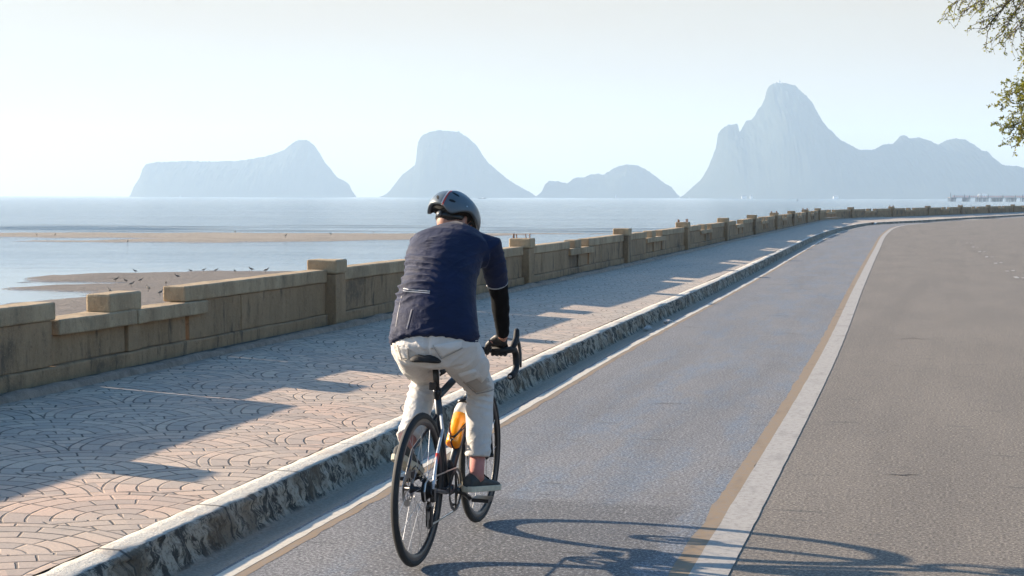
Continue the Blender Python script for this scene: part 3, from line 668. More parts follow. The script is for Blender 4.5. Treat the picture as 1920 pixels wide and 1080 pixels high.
# cockpit
b = MB(); b.tube([HT+V((-.004, 0, .015)), HT+V((-.013, 0, .045))], .018, 12); b.tube([HT+V((-.01, 0, .035)), V((.905, 0, .885))], [.019, .017], 12); b.build('stem', M['gloss'], bike, smooth=True)
b = MB(); b.tube([V((.905, .10, .885)), V((.905, 0, .885)), V((.905, -.10, .885))], .0155, 12); hb = b.build('handlebar', M['gloss'], bike, smooth=True)
for sd in (1, -1):
    b = MB()
    b.tube([V((.905, .08*sd, .885)), V((.905, .135*sd, .886)), V((.915, .160*sd, .887)), V((.945, .170*sd, .888)), V((.985, .171*sd, .882)), V((1.008, .173*sd, .858)), V((1.010, .176*sd, .825)), V((.995, .180*sd, .792)), V((.965, .182*sd, .772)), V((.925, .183*sd, .764)), V((.872, .184*sd, .760))], .0165, 12)
    o = b.build('drop_bar', M['black'], hb, smooth=True)
    b = MB(); b.tube([V((.94, .171*sd, .893)), V((.975, .171*sd, .908)), V((1.01, .171*sd, .925)), V((1.03, .170*sd, .952)), V((1.035, .169*sd, .978)), V((1.034, .168*sd, .986))], [(.012, .013), (.019, .0155), (.021, .016), (.02, .0155), (.016, .014), (.006, .006)], 12); b.build('brake_hood', M['black'], hb, smooth=True)
    b = MB(); b.tube([V((1.035, .173*sd, .935)), V((1.052, .178*sd, .905)), V((1.05, .186*sd, .86)), V((1.035, .192*sd, .815)), V((1.03, .195*sd, .79))], [(.012, .006), (.011, .008), (.009, .0075), (.008, .0065), (.005, .005)], 8); b.build('brake_lever', M['gloss'], hb, smooth=True)
    b = MB(); b.ball((.870, .184*sd, .760), (.004, .008, .008)); b.build('bar_end_plug', M['steel'], hb, smooth=True)
# drivetrain
ang = math.atan2(-.07, .155); CR = .17
ca, sa = math.cos(ang), math.sin(ang)
b = MB(); yc = -.047
b.lathe([(.086, yc-.002), (.101, yc-.0015), (.101, yc+.0015), (.086, yc+.002), (.086, yc-.002)], BB, 'y', 60, False)
b.lathe([(.068, yc+.005), (.080, yc+.006), (.080, yc+.009), (.068, yc+.009), (.068, yc+.005)], BB, 'y', 48, False)
for k in range(4):
    a = ang+.5+k*math.pi/2; b.tube([BB+V((0, yc-.004, 0)), BB+V((.09*math.cos(a), yc, .09*math.sin(a)))], [(.014, .006), (.008, .004)], 8)
ck = b.build('crankset', M['gloss'], bike)
for sd in (-1, 1):
    e = BB+V((CR*ca*-sd, .073*sd, CR*sa*-sd))
    b = MB(); b.tube([BB+V((0, .05*sd, 0)), BB.lerp(e, .5)+V((0, .033*sd, 0)), e], [(.015, .009), (.013, .008), (.014, .008)], 12); b.build('crank_arm', M['gloss'], ck, smooth=True)
    b = MB(); b.tube([e, e+V((0, .02*sd, 0))], .006, 8); b.box(tuple(e+V((-.045, min(.02*sd, .105*sd), -.009))), tuple(e+V((.045, max(.02*sd, .105*sd), .009)))); b.build('pedal', M['darkmetal'], ck, bevel=.003)
b = MB(); ch = []
for k in range(14):
    a = math.pi/2+.0-k*math.pi/13; ch.append(BB+V((.1015*math.cos(a), yc, .1015*math.sin(a))))
ch.append(V((.055, -.043, .17)))
for k in range(5): a = -.6-k*.75; ch.append(V((.035, -.043, .178))+V((.02*math.cos(a), 0, .02*math.sin(a))))
ch += [V((.018, -.043, .235))]+[V((.025, -.043, .262))+V((.018*math.cos(a), 0, .018*math.sin(a))) for a in (-.2, .6, 1.3)]
ch += [V((-.03, -.043, .30)), V((-.045, -.043, .34)), V((-.03, -.043, .375)), V((0, -.043, .387))]
b.tube(ch, (.0042, .0035), 6, closed=True, up=(0, 1, 0)); b.build('chain', M['steel'], bike)
b = MB(); b.box((.0, -.075, .285), (.03, -.055, .345)); b.box((.012, -.060, .17), (.040, -.05, .262)); b.box((.012, -.036, .17), (.040, -.033, .262)); b.lathe([(.003, -.05), (.021, -.05), (.021, -.036), (.003, -.036)], (.026, 0, .262), 'y', 12); b.lathe([(.003, -.05), (.021, -.05), (.021, -.036), (.003, -.036)], (.036, 0, .180), 'y', 12)
b.tube([V((.01, -.07, .30)), V((-.03, -.07, .33)), V((-.02, -.066, .38)), V((.06, -.05, .33))], .003, 6)
b.build('rear_derailleur', M['gloss'], bike, bevel=.003)
b = MB(); b.box((.035, .042, .375), (.10, .072, .41)); b.box((.05, .055, .36), (.085, .085, .395)); b.tube([V((.09, .07, .4)), V((.14, .06, .42)), V((.25, .03, .33))], .003, 6); b.build('brake_caliper', M['gloss'], bike, bevel=.006)
b = MB(); b.box((.95, .045, .39), (.99, .08, .45)); b.build('brake_caliper', M['gloss'], bike, bevel=.006)
# cables in front of the bar
for sd in (1, -1):
    b = MB(); b.tube([V((1.03, .165*sd, .93)), V((1.06, .10*sd, .93)), V((1.03, .02*sd, .88)), V((.90, .0, .79)), V((.86, .01*sd, .72))], .0028, 6); b.build('brake_cable', M['black'], hb, smooth=True)
# bottle and cage along the down tube
dt = (HB-BB).normalized(); up = V((-dt.z, 0, dt.x))
B0 = BB+dt*.205+up*.064; bx = dt
def alongbottle(prof, n=26):
    rs = []
    for (h, r) in prof:
        c = B0+bx*h; rs.append([c+up*(r*math.cos(2*math.pi*k/n))+V((0, 1, 0))*(r*math.sin(2*math.pi*k/n)) for k in range(n)])
    return rs
bot = rider_root('water_bottle', 'clear drinking bottle of orange drink with black cap held on the bicycle frame', 'bottle')
nb = NT('orange drink'); M['orange'] = nb.done((.95, .36, .01), .25, Subsurface_Weight=.35, Subsurface_Radius=(.03, .012, .003), Subsurface_Scale=1., Coat_Weight=.5)
nb = NT('milky clear plastic'); M['clear'] = nb.done((.72, .70, .66), .3, Coat_Weight=.4, Subsurface_Weight=.2, Subsurface_Radius=(.02, .02, .02))
b = MB(); b.rings(alongbottle([(0, .028), (.004, .035), (.02, .037), (.09, .037), (.105, .0345), (.12, .037), (.172, .037)])); b.build('drink', M['orange'], bot, smooth=True)
b = MB(); b.rings(alongbottle([(.1722, .037), (.205, .0365), (.222, .033), (.235, .030)])); b.build('bottle_shoulder', M['clear'], bot, smooth=True)
b = MB(); b.rings(alongbottle([(.2352, .033), (.256, .033), (.262, .026), (.264, .014), (.282, .012), (.286, .008)])); b.build('cap', M['gloss'], bot, smooth=True)
b = MB(); Y = V((0, 1, 0))
b.tube([B0+bx*.0+up*-.036, B0+bx*-.008+up*.0, B0+bx*-.006+up*.036, B0+bx*.01+up*.041], .004, 8)
ring = [B0+bx*(.075+.055*math.cos(a*2)*-1)+up*(.040*math.cos(a))+Y*(.041*math.sin(a)) for a in [math.pi*k/12-math.pi for k in range(25)]]
b.tube(ring, .0032, 8)
for sd in (1, -1): b.tube([B0+bx*.0+up*.036, B0+bx*.06+up*.030+Y*.029*sd, B0+bx*.11+Y*.0405*sd, B0+bx*.12+up*-.036+Y*.012*sd], .0032, 8)
b.build('bottle_cage', M['gloss'], bike, smooth=True)
b = MB(); b.ball(BB+dt*.10+up*.04, (.03, .022, .03), 14, 9); b.build('frame_bag', M['black'], bike, smooth=True)
# ================================================================= the rider
rider = rider_root('person', 'cyclist in navy jersey, grey helmet and pale cargo trousers riding away, head turned right', 'person')
def skinmat(name, c): 
    n = NT(name); co = n.coord(); f = n.noise(co, 25, 4)
    return n.done(n.mix(n.ramp(f, .3, .7), c, [x*.8 for x in c]), .5, Subsurface_Weight=.12, Subsurface_Radius=(.02, .008, .004))
M['skin'] = skinmat('sunburnt skin', (.45, .22, .15))
def cloth(name, c, rough=.8, weave=900, sheen=.0, bump=.0006, mott=.1):
    n = NT(name); co = n.coord(); f = n.noise(co, 9, 4, .6); w = n.noise(co, 260, 2)
    cr = n.noise(n.scale(co, (1, 1, 1.8)), 26, 3, .5, .6)
    return n.done(n.mix(n.ramp(f, .3, .7), [x*(1-mott) for x in c], [min(1, x*(1+mott)) for x in c]), rough, n.bump(n.m_('ADD', n.m_('MULTIPLY', w, .15), n.m_('MULTIPLY', cr, 3.)), bump), Sheen_Weight=sheen, Sheen_Roughness=.4)
M['jersey'] = cloth('navy jersey knit', (.0055, .0118, .042), .75, sheen=.10, bump=.0015, mott=.18)
M['pants'] = cloth('pale stone cotton', (.57, .545, .51), .85, bump=.0022, mott=.07)
M['flap'] = cloth('pale stone cotton, pocket', (.62, .60, .565), .85, bump=.001, mott=.05)
M['sleeve'] = cloth('black arm sleeve', (.004, .004, .005), .9); M['sleeve'].node_tree.nodes['Principled BSDF'].inputs['Specular IOR Level'].default_value = .15; M['jersey'].node_tree.nodes['Principled BSDF'].inputs['Specular IOR Level'].default_value = .25
M['glove'] = cloth('black glove leather', (.010, .010, .011), .55)
M['sock'] = cloth('dusty pink sock', (.46, .20, .17), .9)
M['shoe'] = cloth('dark grey shoe mesh', (.05, .052, .05), .8, mott=.3)
M['sole'] = plain('cream rubber sole', (.50, .46, .35), .7, .1, 50)
M['reflect'] = plain('silver reflective strip', (.42, .43, .45), .4)
M['seam'] = plain('grey seam tape', (.09, .10, .14), .5)
M['helmet'] = plain('slate grey helmet shell', (.085, .11, .13), .42, .05, Coat_Weight=.3, Coat_Roughness=.25)
M['foam'] = plain('black helmet foam', (.012, .012, .012), .9)
M['hair'] = plain('short dark hair', (.03, .022, .018), .9, .4, 200, .002)

def remesh(mb, voxel, smooth_it=6, disp=None, name='x', mat=None, parent=rider):
    o = mb.build(name, mat, None)
    m = o.modifiers.new('r', 'REMESH'); m.mode = 'VOXEL'; m.voxel_size = voxel
    s = o.modifiers.new('s', 'SMOOTH'); s.iterations = smooth_it; s.factor = .5
    dg = bpy.context.evaluated_depsgraph_get(); dg.update()
    me = bpy.data.meshes.new_from_object(o.evaluated_get(dg)); me.name = name
    o.modifiers.clear(); old = o.data; o.data = me; bpy.data.meshes.remove(old)
    if disp:
        nv = len(me.vertices); C = np.zeros(nv*3); N = np.zeros(nv*3); me.vertices.foreach_get('co', C); me.vertices.foreach_get('normal', N)
        C = C.reshape(-1, 3); N = N.reshape(-1, 3)
        D = np.array([disp(*C[i], N[i]) for i in range(nv)]); C += N*D[:, None]
        me.vertices.foreach_set('co', C.ravel()); me.update()
    me.materials.clear(); me.materials.append(mat)
    me.shade_smooth(); o.parent = parent; return o
def loft(mb, pts, n=28):
    """pts: (center, half width across, half depth, power)"""
    rs = []; m = len(pts)
    C = [V(p[0]) for p in pts]
    for i, p in enumerate(pts):
        t = (C[min(i+1, m-1)]-C[max(i-1, 0)]).normalized()
        y = V(p[3]) if len(p) > 3 else V((0, 1, 0)); y = (y-t*y.dot(t)).normalized(); x = y.cross(t)
        rs.append([C[i]+y*(p[1]*math.cos(2*math.pi*k/n))+x*(p[2]*math.sin(2*math.pi*k/n)) for k in range(n)])
    mb.rings(rs); return mb

HM = Matrix.Rotation(R(-30), 3, 'Z') @ Matrix.Rotation(R(35), 3, 'Y') @ Matrix.Rotation(R(-3), 3, 'X')
HC = V((.725, .073, 1.535))
def hp(x, y, z): return HC+HM @ V((x, y, z))
SHL, SHR = V((.57, .185, 1.395)), V((.575, -.155, 1.395))
ELL, ELR = V((.70, .195, 1.17)), V((.705, -.167, 1.170))
WRL, WRR = V((.868, .150, .950)), V((.868, -.145, .950))
HIL, HIR = V((.20, .095, .965)), V((.20, -.115, .965))
KNL, KNR = V((.57, .150, .770)), V((.590, -.115, .735))
ANL, ANR = V((.19, .118, .500)), V((.505, -.125, .335))

def hand(mb, sd, k=0., fingers=True):
    """palm down on the bar top; sd -1 right, +1 left; k adds glove thickness"""
    wr = WRR if sd < 0 else WRL
    ym = .112*sd
    kn = V((.886, ym, .924))
    loft(mb, [(wr, .027+k, .021+k), (wr.lerp(kn, .45)+V((0, 0, .004)), .036+k, .019+k), (kn+V((0, 0, .0)), .042+k, .015+k), (kn+V((.008, 0, -.003)), .040+k, .012+k)], 16)
    for i, (L, r) in enumerate(((.92, .0088), (1.0, .0092), (.96, .0088), (.82, .0078))):
        y = ym-sd*.033+sd*.0215*i
        p = [V((.880, y, .924)), V((.880+.034*L, y, .921)), V((.905+.029*L, y+sd*.001, .903)), V((.905+.027*L, y+sd*.002, .880)), V((.905+.012*L, y+sd*.002, .8645)), V((.905-.003*L, y+sd*.001, .8625))]
        mb.tube(p, [r*1.1+k, r*1.1+k, r*1.08+k, r+k, r*.9+k, r*.65+k], 10)
    y = ym-sd*.040
    mb.tube([V((.868, ym-sd*.028, .930)), V((.876, y-sd*.006, .912)), V((.882, y-sd*.014, .890)), V((.895, y-sd*.019, .872)), V((.910, y-sd*.018, .8645))], [.013+k, .0125+k, .011+k, .010+k, .007+k], 10)

# ---- body: one continuous surface
b = MB()
loft(b, [((.16, -.012, .90), .13, .09), ((.165, -.012, .97), .165, .105), ((.22, .004, 1.07), .155, .10), ((.31, .018, 1.20), .14, .10), ((.42, .028, 1.32), .14, .10), ((.52, .022, 1.395), .16, .09), ((.585, .024, 1.44), .12, .07), ((.625, .030, 1.455), .062, .06), ((.665, .045, 1.475), .057, .058), ((.70, .062, 1.50), .057, .06)])
for S, E, Wr in ((SHL, ELL, WRL), (SHR, ELR, WRR)):
    b.tube([S.lerp(V((.56, .02, 1.40)), .4), S, S.lerp(E, .4), E, E.lerp(Wr, .3), E.lerp(Wr, .7), Wr], [.055, .052, .043, .036, .037, .030, .024], 16)
for H_, K_, A_ in ((HIL, KNL, ANL), (HIR, KNR, ANR)):
    b.tube([H_, H_.lerp(K_, .4), K_, K_.lerp(A_, .3)+V((-.012, 0, 0)), K_.lerp(A_, .75), A_], [.085, .073, .052, .050, .034, .031], 18)
hand(b, -1); hand(b, 1)
# feet
def footpts(sd):
    if sd < 0: return V((.455, -.100, .265)), V((.70, -.165, .238)), ANR
    return V((.095, .128, .455)), V((.335, .115, .350)), ANL
for sd in (-1, 1):
    h_, t_, a_ = footpts(sd); u = (t_-h_).normalized()
    b.tube([a_, h_.lerp(t_, .22)+V((0, 0, .035)), h_.lerp(t_, .5)+V((0, 0, .02)), h_.lerp(t_, .85)+V((0, 0, .008))], [.032, .034, .03, .022], 12)
    b.tube([a_, h_+u*.03+V((0, 0, .03))], [.03, .028], 12)
# head with face
b.ball(HC, (.095, .074, .108), 24, 18, HM)
b.ball(hp(.03, 0, -.052), (.060, .056, .062), 20, 14, HM); b.ball(hp(.062, 0, -.092), (.026, .030, .020), 14, 10, HM)
b.tube([hp(.088, 0, .006), hp(.100, 0, -.020), hp(.108, 0, -.038), hp(.094, 0, -.046)], [.008, .010, .014, .010], 12)
b.ball(hp(.086, 0, -.066), (.010, .024, .005), 12, 8, HM); b.ball(hp(.084, 0, -.077), (.010, .021, .006), 12, 8, HM)
for sd in (1, -1):
    b.ball(hp(.082, .030*sd, .018), (.010, .020, .006), 12, 8, HM)
    b.ball(hp(.066, .045*sd, -.028), (.020, .018, .016), 12, 8, HM)
    rr = []
    for (s_, th) in ((.0, .006), (.5, .010), (1., .007)): pass
    b.ball(hp(-.004, .081*sd, -.022), (.019, .008, .033), 14, 10, HM @ Matrix.Rotation(R(-14*sd), 3, 'Z'))
body = remesh(b, .0065, 4, name='body', mat=M['skin'])
for sd in (1, -1):
    e = MB(); e.ball(hp(.083, .030*sd, .002), (.010, .012, .008), 14, 10, HM); e.build('eye', plain('eye', (.5, .48, .45), .2), rider, smooth=True)
# hair cap: short hair over the back of the skull
e = MB(); e.ball(hp(-.010, 0, .012), (.092, .079, .104), 28, 20, HM)
hm = e.build('hair', M['hair'], rider, smooth=True)

# ---- jersey
def sm(x, a, b): 
    k = min(1., max(0., (x-a)/(b-a))); return k*k*(3-2*k)
def jdisp(x, y, z, n):
    d = 0.
    back = sm(-n[0]+.6*n[2], -.3, .5)
    left = sm(y, -.06, .10)*(1-.3*sm(y, .17, .23))
    # folds gathered on the left flank
    band = sm(z, 1.13, 1.19)*(1-sm(z, 1.33, 1.40))
    ph = z*31+y*4.2-2.0*nz(y*3.5, z*3., 4.)+.7*nz(y*11, z*7, 2.)
    w = math.sin(ph*2*math.pi*.5); w = (1-abs(w))**1.1
    d += .0155*w*band*left*back*(.5+.9*max(0, nz(y*6, z*9., 7.)+.4))
    ph = z*60+y*16+2*nz(y*9., z*5., 14.)
    w = (1-abs(math.sin(ph)))**2
    d += .0045*w*back*(.3+.7*sm(y, -.20, .0))*max(0, nz(y*7+9, z*8)+.25)
    # pull from the armpits
    q = (z-1.36)*.8+(y+.10)*.6; w = (1-abs(math.sin(q*70+2*nz(y*8, z*8))))**2
    d += .004*w*sm(-y, .02, .12)*sm(z, 1.2, 1.3)*(1-sm(z, 1.40, 1.46))
    # hem gathers
    hb_ = 1-sm(z, 1.02, 1.085)
    d += hb_*(.006*nz(y*24, z*30, x*6)+.004)
    w = (1-abs(math.sin((z-.4*abs(y-.05))*150+2*nz(y*7, 3.))))**2; d += .004*w*hb_
    d += .0035*nz(x*9, y*9, z*11)+.001*nz(x*30, y*30, z*30)
    # centre back tucks between the shoulders
    w = math.exp(-((y-.085)/.022)**2)*sm(z, 1.37, 1.40)*(1-sm(z, 1.44, 1.47)); d += .003*w*math.sin(z*520)
    return d
b = MB()
loft(b, [((.145, -.012, .975), .194, .118), ((.165, -.010, 1.01), .205, .128), ((.205, .001, 1.075), .201, .134), ((.28, .018, 1.18), .184, .134), ((.37, .028, 1.275), .172, .130), ((.46, .042, 1.355), .187, .122), ((.53, .032, 1.41), .200, .108), ((.585, .026, 1.448), .150, .085), ((.618, .030, 1.464), .085, .070), ((.634, .034, 1.472), .062, .060)], 36)
b.ball((.21, 0, 1.02), (.09, .17, .08))
b.tube([V((.57, .10, 1.425)), SHL+V((-.005, 0, .01)), SHL.lerp(ELL, .35), SHL.lerp(ELL, .72)], [.062, .068, .060, .055], 20)
b.tube([V((.57, -.07, 1.425)), SHR+V((-.005, .005, .01)), SHR.lerp(ELR, .35), SHR.lerp(ELR, .72)], [.062, .069, .060, .0545], 20)
b.tube([V((.50, .10, 1.37)), V((.54, .175, 1.365))], [.075, .055], 16); b.tube([V((.50, -.07, 1.37)), V((.545, -.145, 1.365))], [.075, .055], 16)
jersey = remesh(b, .0055, 7, jdisp, 'jersey', M['jersey'])
b = MB(); b.tube([V((.622, .032, 1.462)), V((.646, .038, 1.484))], [.066, .060], 24); b.build('collar', M['jersey'], jersey, smooth=True)

def surf(obj):
    me = obj.data; return BVHTree.FromPolygons([v.co[:] for v in me.vertices], [p.vertices[:] for p in me.polygons])
def decal(tree, pts, w, name, mat, parent, off=.0015, d=(1, 0, 0), fromx=-1.):
    """thin strip laid on a garment: pts are (y, z) seen from behind"""
    P = []
    for k, (y, z) in enumerate(pts):
        h = tree.ray_cast(V((fromx, y, z)), V(d))
        if h[0] is None: continue
        P.append((h[0]+h[1]*off, h[1]))
    vs = []; fs = []
    for i, (p, nn_) in enumerate(P):
        a = P[min(i+1, len(P)-1)][0]-P[max(i-1, 0)][0]; t = a.normalized(); s_ = nn_.cross(t).normalized()*w
        vs += [p-s_, p+s_, p+s_-nn_*.004, p-s_-nn_*.004]
    for i in range(len(P)-1):
        for k in range(4): fs.append((i*4+k, i*4+(k+1) % 4, i*4+4+(k+1) % 4, i*4+4+k))
    m = MB(); m.add(vs, fs); return m.build(name, mat, parent, smooth=False)
tj = surf(jersey)
def ln(a, b, n=14): return [(a[0]+(b[0]-a[0])*k/(n-1), a[1]+(b[1]-a[1])*k/(n-1)) for k in range(n)]
decal(tj, ln((.145, 1.222), (.005, 1.218)), .0022, 'reflective_strip', M['reflect'], jersey, .003)
decal(tj, ln((.145, 1.213), (.005, 1.209)), .0020, 'reflective_strip', M['reflect'], jersey, .003)
decal(tj, ln((.075, 1.135), (.085, 1.05)), .0035, 'pocket_seam', M['seam'], jersey, .002)
decal(tj, ln((.150, 1.19), (.150, 1.055)), .0012, 'pocket_seam', M['seam'], jersey, .001)
# reflective cuff of the right sleeve
for E_, S_ in ((ELR, SHR), (ELL, SHL)):
    b = MB(); c0 = S_.lerp(E_, .725); t = (E_-S_).normalized(); b.tube([c0-t*.0015, c0+t*.0015], [.0535, .053], 28); b.build('sleeve_cuff', M['reflect'], jersey, smooth=True)

# ---- arm sleeves, gloves
for S, E, Wr in ((SHL, ELL, WRL), (SHR, ELR, WRR)):
    b = MB(); b.tube([S.lerp(E, .6), S.lerp(E, .8), E, E.lerp(Wr, .25), E.lerp(Wr, .6), E.lerp(Wr, .93)], [.047, .048, .045, .044, .037, .031], 22)
    remesh(b, .006, 3, lambda x, y, z, n: .003*nz(x*20, y*20, z*34), 'arm_sleeve', M['sleeve'])
for sd in (-1, 1):
    b = MB(); hand(b, sd, .0030); o = remesh(b, .0034, 2, lambda x, y, z, n: .0012*nz(x*60, y*60, z*60), 'glove', M['glove'])
    if sd < 0:
        m = MB(); m.box((.846, -.150, .958), (.852, -.122, .966)); m.build('glove_tab', M['reflect'], o, bevel=.002)

# ---- trousers
def pdisp(x, y, z, n):
    d = .004*nz(x*11, y*11, z*11)+.0025*nz(x*26, y*26, z*20)
    for kz, ky, amp, wd in ((.70, -.115, .011, .06), (.735, .15, .010, .05)):
        if (y < .02) == (ky < 0):
            q = z-.25*(y-ky)+.012*nz(y*12, x*8)
            w = math.exp(-((z-kz)/wd)**2)*sm(-n[0], -.1, .4); d += amp*w*((1-abs(math.sin(q*95)))**1.4-.35)
    # folds low on the calves, bunched at the cuffs
    lo = (1-sm(z, .50, .62)) if y < 0 else (1-sm(z, .58, .68)); q = z*55+y*25+2.5*nz(x*9, y*12, z*9)
    d += lo*.0065*((1-abs(math.sin(q)))**1.5)*max(0, .35+nz(y*16, z*12, 5.))
    # drag lines over the seat
    s_ = sm(z, .82, .88)*sm(-n[0], .0, .5); q = (z*.75-abs(y+.015)*.7)*62+1.5*nz(y*9, z*9)
    d += s_*.0035*(1-abs(math.sin(q)))**2.2
    d -= .010*math.exp(-((y+.013)/.010)**2)*sm(z, .90, .95)*sm(-n[0], .2, .6)
    return d
b = MB()
loft(b, [((.21, -.015, .925), .12, .08), ((.175, -.014, .95), .197, .112), ((.165, -.015, .975), .204, .122), ((.175, -.014, 1.025), .198, .118)], 34)
b.ball((.165, .085, .955), (.075, .100, .075)); b.ball((.165, -.115, .955), (.075, .102, .075))
def leg(H_, K_, A_, f1, cuff):
    b.tube([H_+V((-.02, 0, .0)), H_.lerp(K_, .25)+V((0, 0, -.012)), H_.lerp(K_, .6)+V((0, 0, -.008)), K_], [.104, .098, .078, .064], 24)
    b.ball(K_+V((-.005, 0, 0)), (.064, .064, .064), 20, 14)
    b.tube([K_+V((-.01, 0, .01)), K_.lerp(A_, .25)+V((-.010, 0, 0)), K_.lerp(A_, .55), K_.lerp(A_, cuff)], [.064, .067, .063, .0575], 22)
leg(HIL, KNL, ANL, 0, .90); leg(HIR, KNR, ANR, 0, .80)
pants = remesh(b, .0058, 6, pdisp, 'trousers', M['pants'])
tp = surf(pants)
def patch(tree, poly, name, mat, parent, off=.0035, d=(1, 0, 0), fromx=-1., res=12, axis='x'):
    """cloth patch (bilinear quad of (y,z) corners) laid on the garment, with a raised edge"""
    a, b_, c, e = [V((p[0], p[1], 0)) for p in poly]; P = []
    for i in range(res):
        r = []
        for j in range(res):
            q = a.lerp(b_, i/(res-1)).lerp(e.lerp(c, i/(res-1)), j/(res-1))
            o = V((fromx, q.x, q.y)) if axis == 'x' else V((q.x, fromx, q.y))-V((d[0], 0, d[2]))*0
            h = tree.ray_cast(o, V(d).normalized())
            if h[0] is None or (axis == 'x' and h[0].x > .75): h = tree.find_nearest(o)
            edge = min(i, j, res-1-i, res-1-j) == 0
            r.append(h[0]+h[1]*(off if not edge else -.002))
        P.append(r)
    o = grid_mesh(name, P, mat, up=False); o.parent = parent; return o
patch(tp, [(-.045, .985), (-.17, 1.01), (-.165, .975), (-.075, .925)], 'back_pocket', M['flap'], pants, .005)
patch(tp, [(.13, .975), (.075, .965), (.080, .915), (.12, .905)], 'back_pocket', M['flap'], pants, .005)
# cargo pocket on the outside of each thigh
patch(tp, [(.335, .86), (.50, .80), (.47, .70), (.30, .76)], 'cargo_pocket', M['pants'], pants, .012, d=(-.12, 1, .1), fromx=-1., axis='y')
M['pocket'] = cloth('stone cotton cargo pocket', (.40, .365, .325), .9, bump=.002)
patch(tp, [(-.124, .805), (-.200, .84), (-.192, .745), (-.132, .73)], 'cargo_pocket', M['pocket'], pants, .008)
patch(tp, [(-.118, .845), (-.198, .872), (-.200, .830), (-.125, .800)], 'pocket_flap', M['flap'], pants, .012)
patch(tp, [(.30, .90), (.46, .86), (.43, .77), (.28, .81)], 'cargo_pocket', M['pants'], pants, .010, d=(0, -1, 0), fromx=1., axis='y')
decal(tp, ln((-.013, 1.01), (-.013, .93)), .0014, 'seam', M['flap'], pants, .002)

M['seam_shade'] = cloth('stone cotton shaded seam', (.33, .31, .28), .9)  # darker cotton for seam lines, with the shadow of pocket edges painted in
for a_, b_ in (((-.118, .800), (-.200, .832)), ((-.122, .800), (-.128, .725)), ((-.128, .725), (-.185, .735)), ((-.045, .985), (-.075, .925)), ((-.075, .925), (-.168, .975)), ((.13, .975), (.12, .905)), ((.12, .905), (.080, .915)), ((.075, .965), (.080, .915))):
    decal(tp, ln(a_, b_), .0011, 'shaded_seam', M['seam_shade'], pants, .0075)
# ---- socks and shoes
for sd, cuffk in ((-1, .76), (1, .86)):
    K_, A_ = (KNR, ANR) if sd < 0 else (KNL, ANL); h_, t_, a_ = footpts(sd)
    b = MB(); b.tube([K_.lerp(A_, cuffk), A_, A_.lerp(h_.lerp(t_, .3)+V((0, 0, .03)), .5)], [.036, .035, .036], 20); b.build('sock', M['sock'], rider, smooth=True)
    u = (t_-h_).normalized(); lat = V((0, 0, 1)).cross(u).normalized(); nrm = u.cross(lat)
    L = (t_-h_).length+.03
    def fp(x, y, z): return h_+u*x+lat*y+nrm*z
    b = MB(); rs = []
    for (x, w, hh) in ((-.018, .012, .03), (-.012, .028, .062), (.02, .034, .078), (.06, .036, .080), (.10, .038, .066), (.15, .044, .050), (.20, .045, .040), (.24, .038, .032), (.265, .022, .022), (.272, .008, .012)):
        rs.append([fp(x, w*math.cos(a), hh*.5+hh*.5*math.sin(a)*(1 if math.sin(a) > 0 else 1)) for a in [2*math.pi*k/20 for k in range(20)]])
    b.rings(rs); sh = remesh(b, .005, 3, lambda x, y, z, n: .002*nz(x*40, y*40, z*40), 'shoe', M['shoe'])
    b = MB(); rs = []
    for (x, w) in ((-.024, .012), (-.018, .028), (.0, .036), (.04, .038), (.09, .037), (.15, .046), (.20, .048), (.24, .042), (.268, .026), (.279, .010)):
        rs.append([fp(x, w, .010+.008), fp(x, w*.98, -.010), fp(x, 0, -.013), fp(x, -w*.98, -.010), fp(x, -w, .018), fp(x, 0, .012)])
    b.rings(rs); b.build('sole', M['sole'], sh, smooth=False, bevel=.003)
    b = MB(); b.tube([fp(.10, -.03, .062), fp(.105, 0, .078), fp(.10, .03, .062)], .004, 8); b.tube([fp(.13, -.032, .05), fp(.135, 0, .064), fp(.13, .032, .05)], .004, 8); b.build('laces', M['sleeve'], sh, smooth=True)

# ---- helmet
def rimz(a):       # a: 0 front, pi back; height of the rim in the head frame
    c = math.cos(a); s_ = abs(math.sin(a))
    z = -.008+.012*c
    z += .026*math.exp(-((abs(a if a < math.pi else 2*math.pi-a)-1.62)/.36)**2)      # cut-out over the ear
    z -= .030*math.exp(-((abs(a if a < math.pi else 2*math.pi-a)-2.35)/.30)**2)      # drop behind the ear
    return z
rs = []; NA = 72
def shell(a, k, rx=.147, ry=.119, rz_=.118, off=0.):
    zr = rimz(a)+.0; z0 = math.asin(max(-1, min(1, (zr-.0)/rz_)))
    el = math.pi/2+(z0-math.pi/2)*k
    c, s_ = math.cos(el), math.sin(el)
    rxx = rx*(1.0 if math.cos(a) > 0 else 1.03)
    g = 1+.018*math.sin(3*a)*c*0
    x, y, z = (rxx+off)*c*math.cos(a)-.006, (ry+off)*c*math.sin(a), (rz_+off)*s_+.006
    # flat facets, a low ridge each side of the centre line
    d = .004*math.exp(-((abs(y)-.034)/.012)**2)*(1 if z > .0 else .4)
    return hp(x, y, z+d)
for k in np.linspace(.02, 1, 22): rs.append([shell(2*math.pi*j/NA, k) for j in range(NA)])
inner = [[shell(2*math.pi*j/NA, k, off=-.016) for j in range(NA)] for k in (1., .8, .6)]
b = MB(); b.rings(rs+inner, cap=False); b.add([p for p in rs[0]], [tuple(range(NA))])
helmet = b.build('helmet', M['helmet'], rider, smooth=True)
b = MB(); b.rings([[shell(2*math.pi*j/NA, k, off=-.017) for j in range(NA)] for k in (.05, .2, .4, .6, .8, .985)], cap=True); b.build('helmet_liner', M['foam'], helmet, smooth=True)
th_ = surf(helmet)
def headray(y, z, x0=-.4, dx=1):   # from behind in the head frame
    h = th_.ray_cast(hp(x0, y, z), (HM @ V((dx, 0, 0))).normalized()); return h
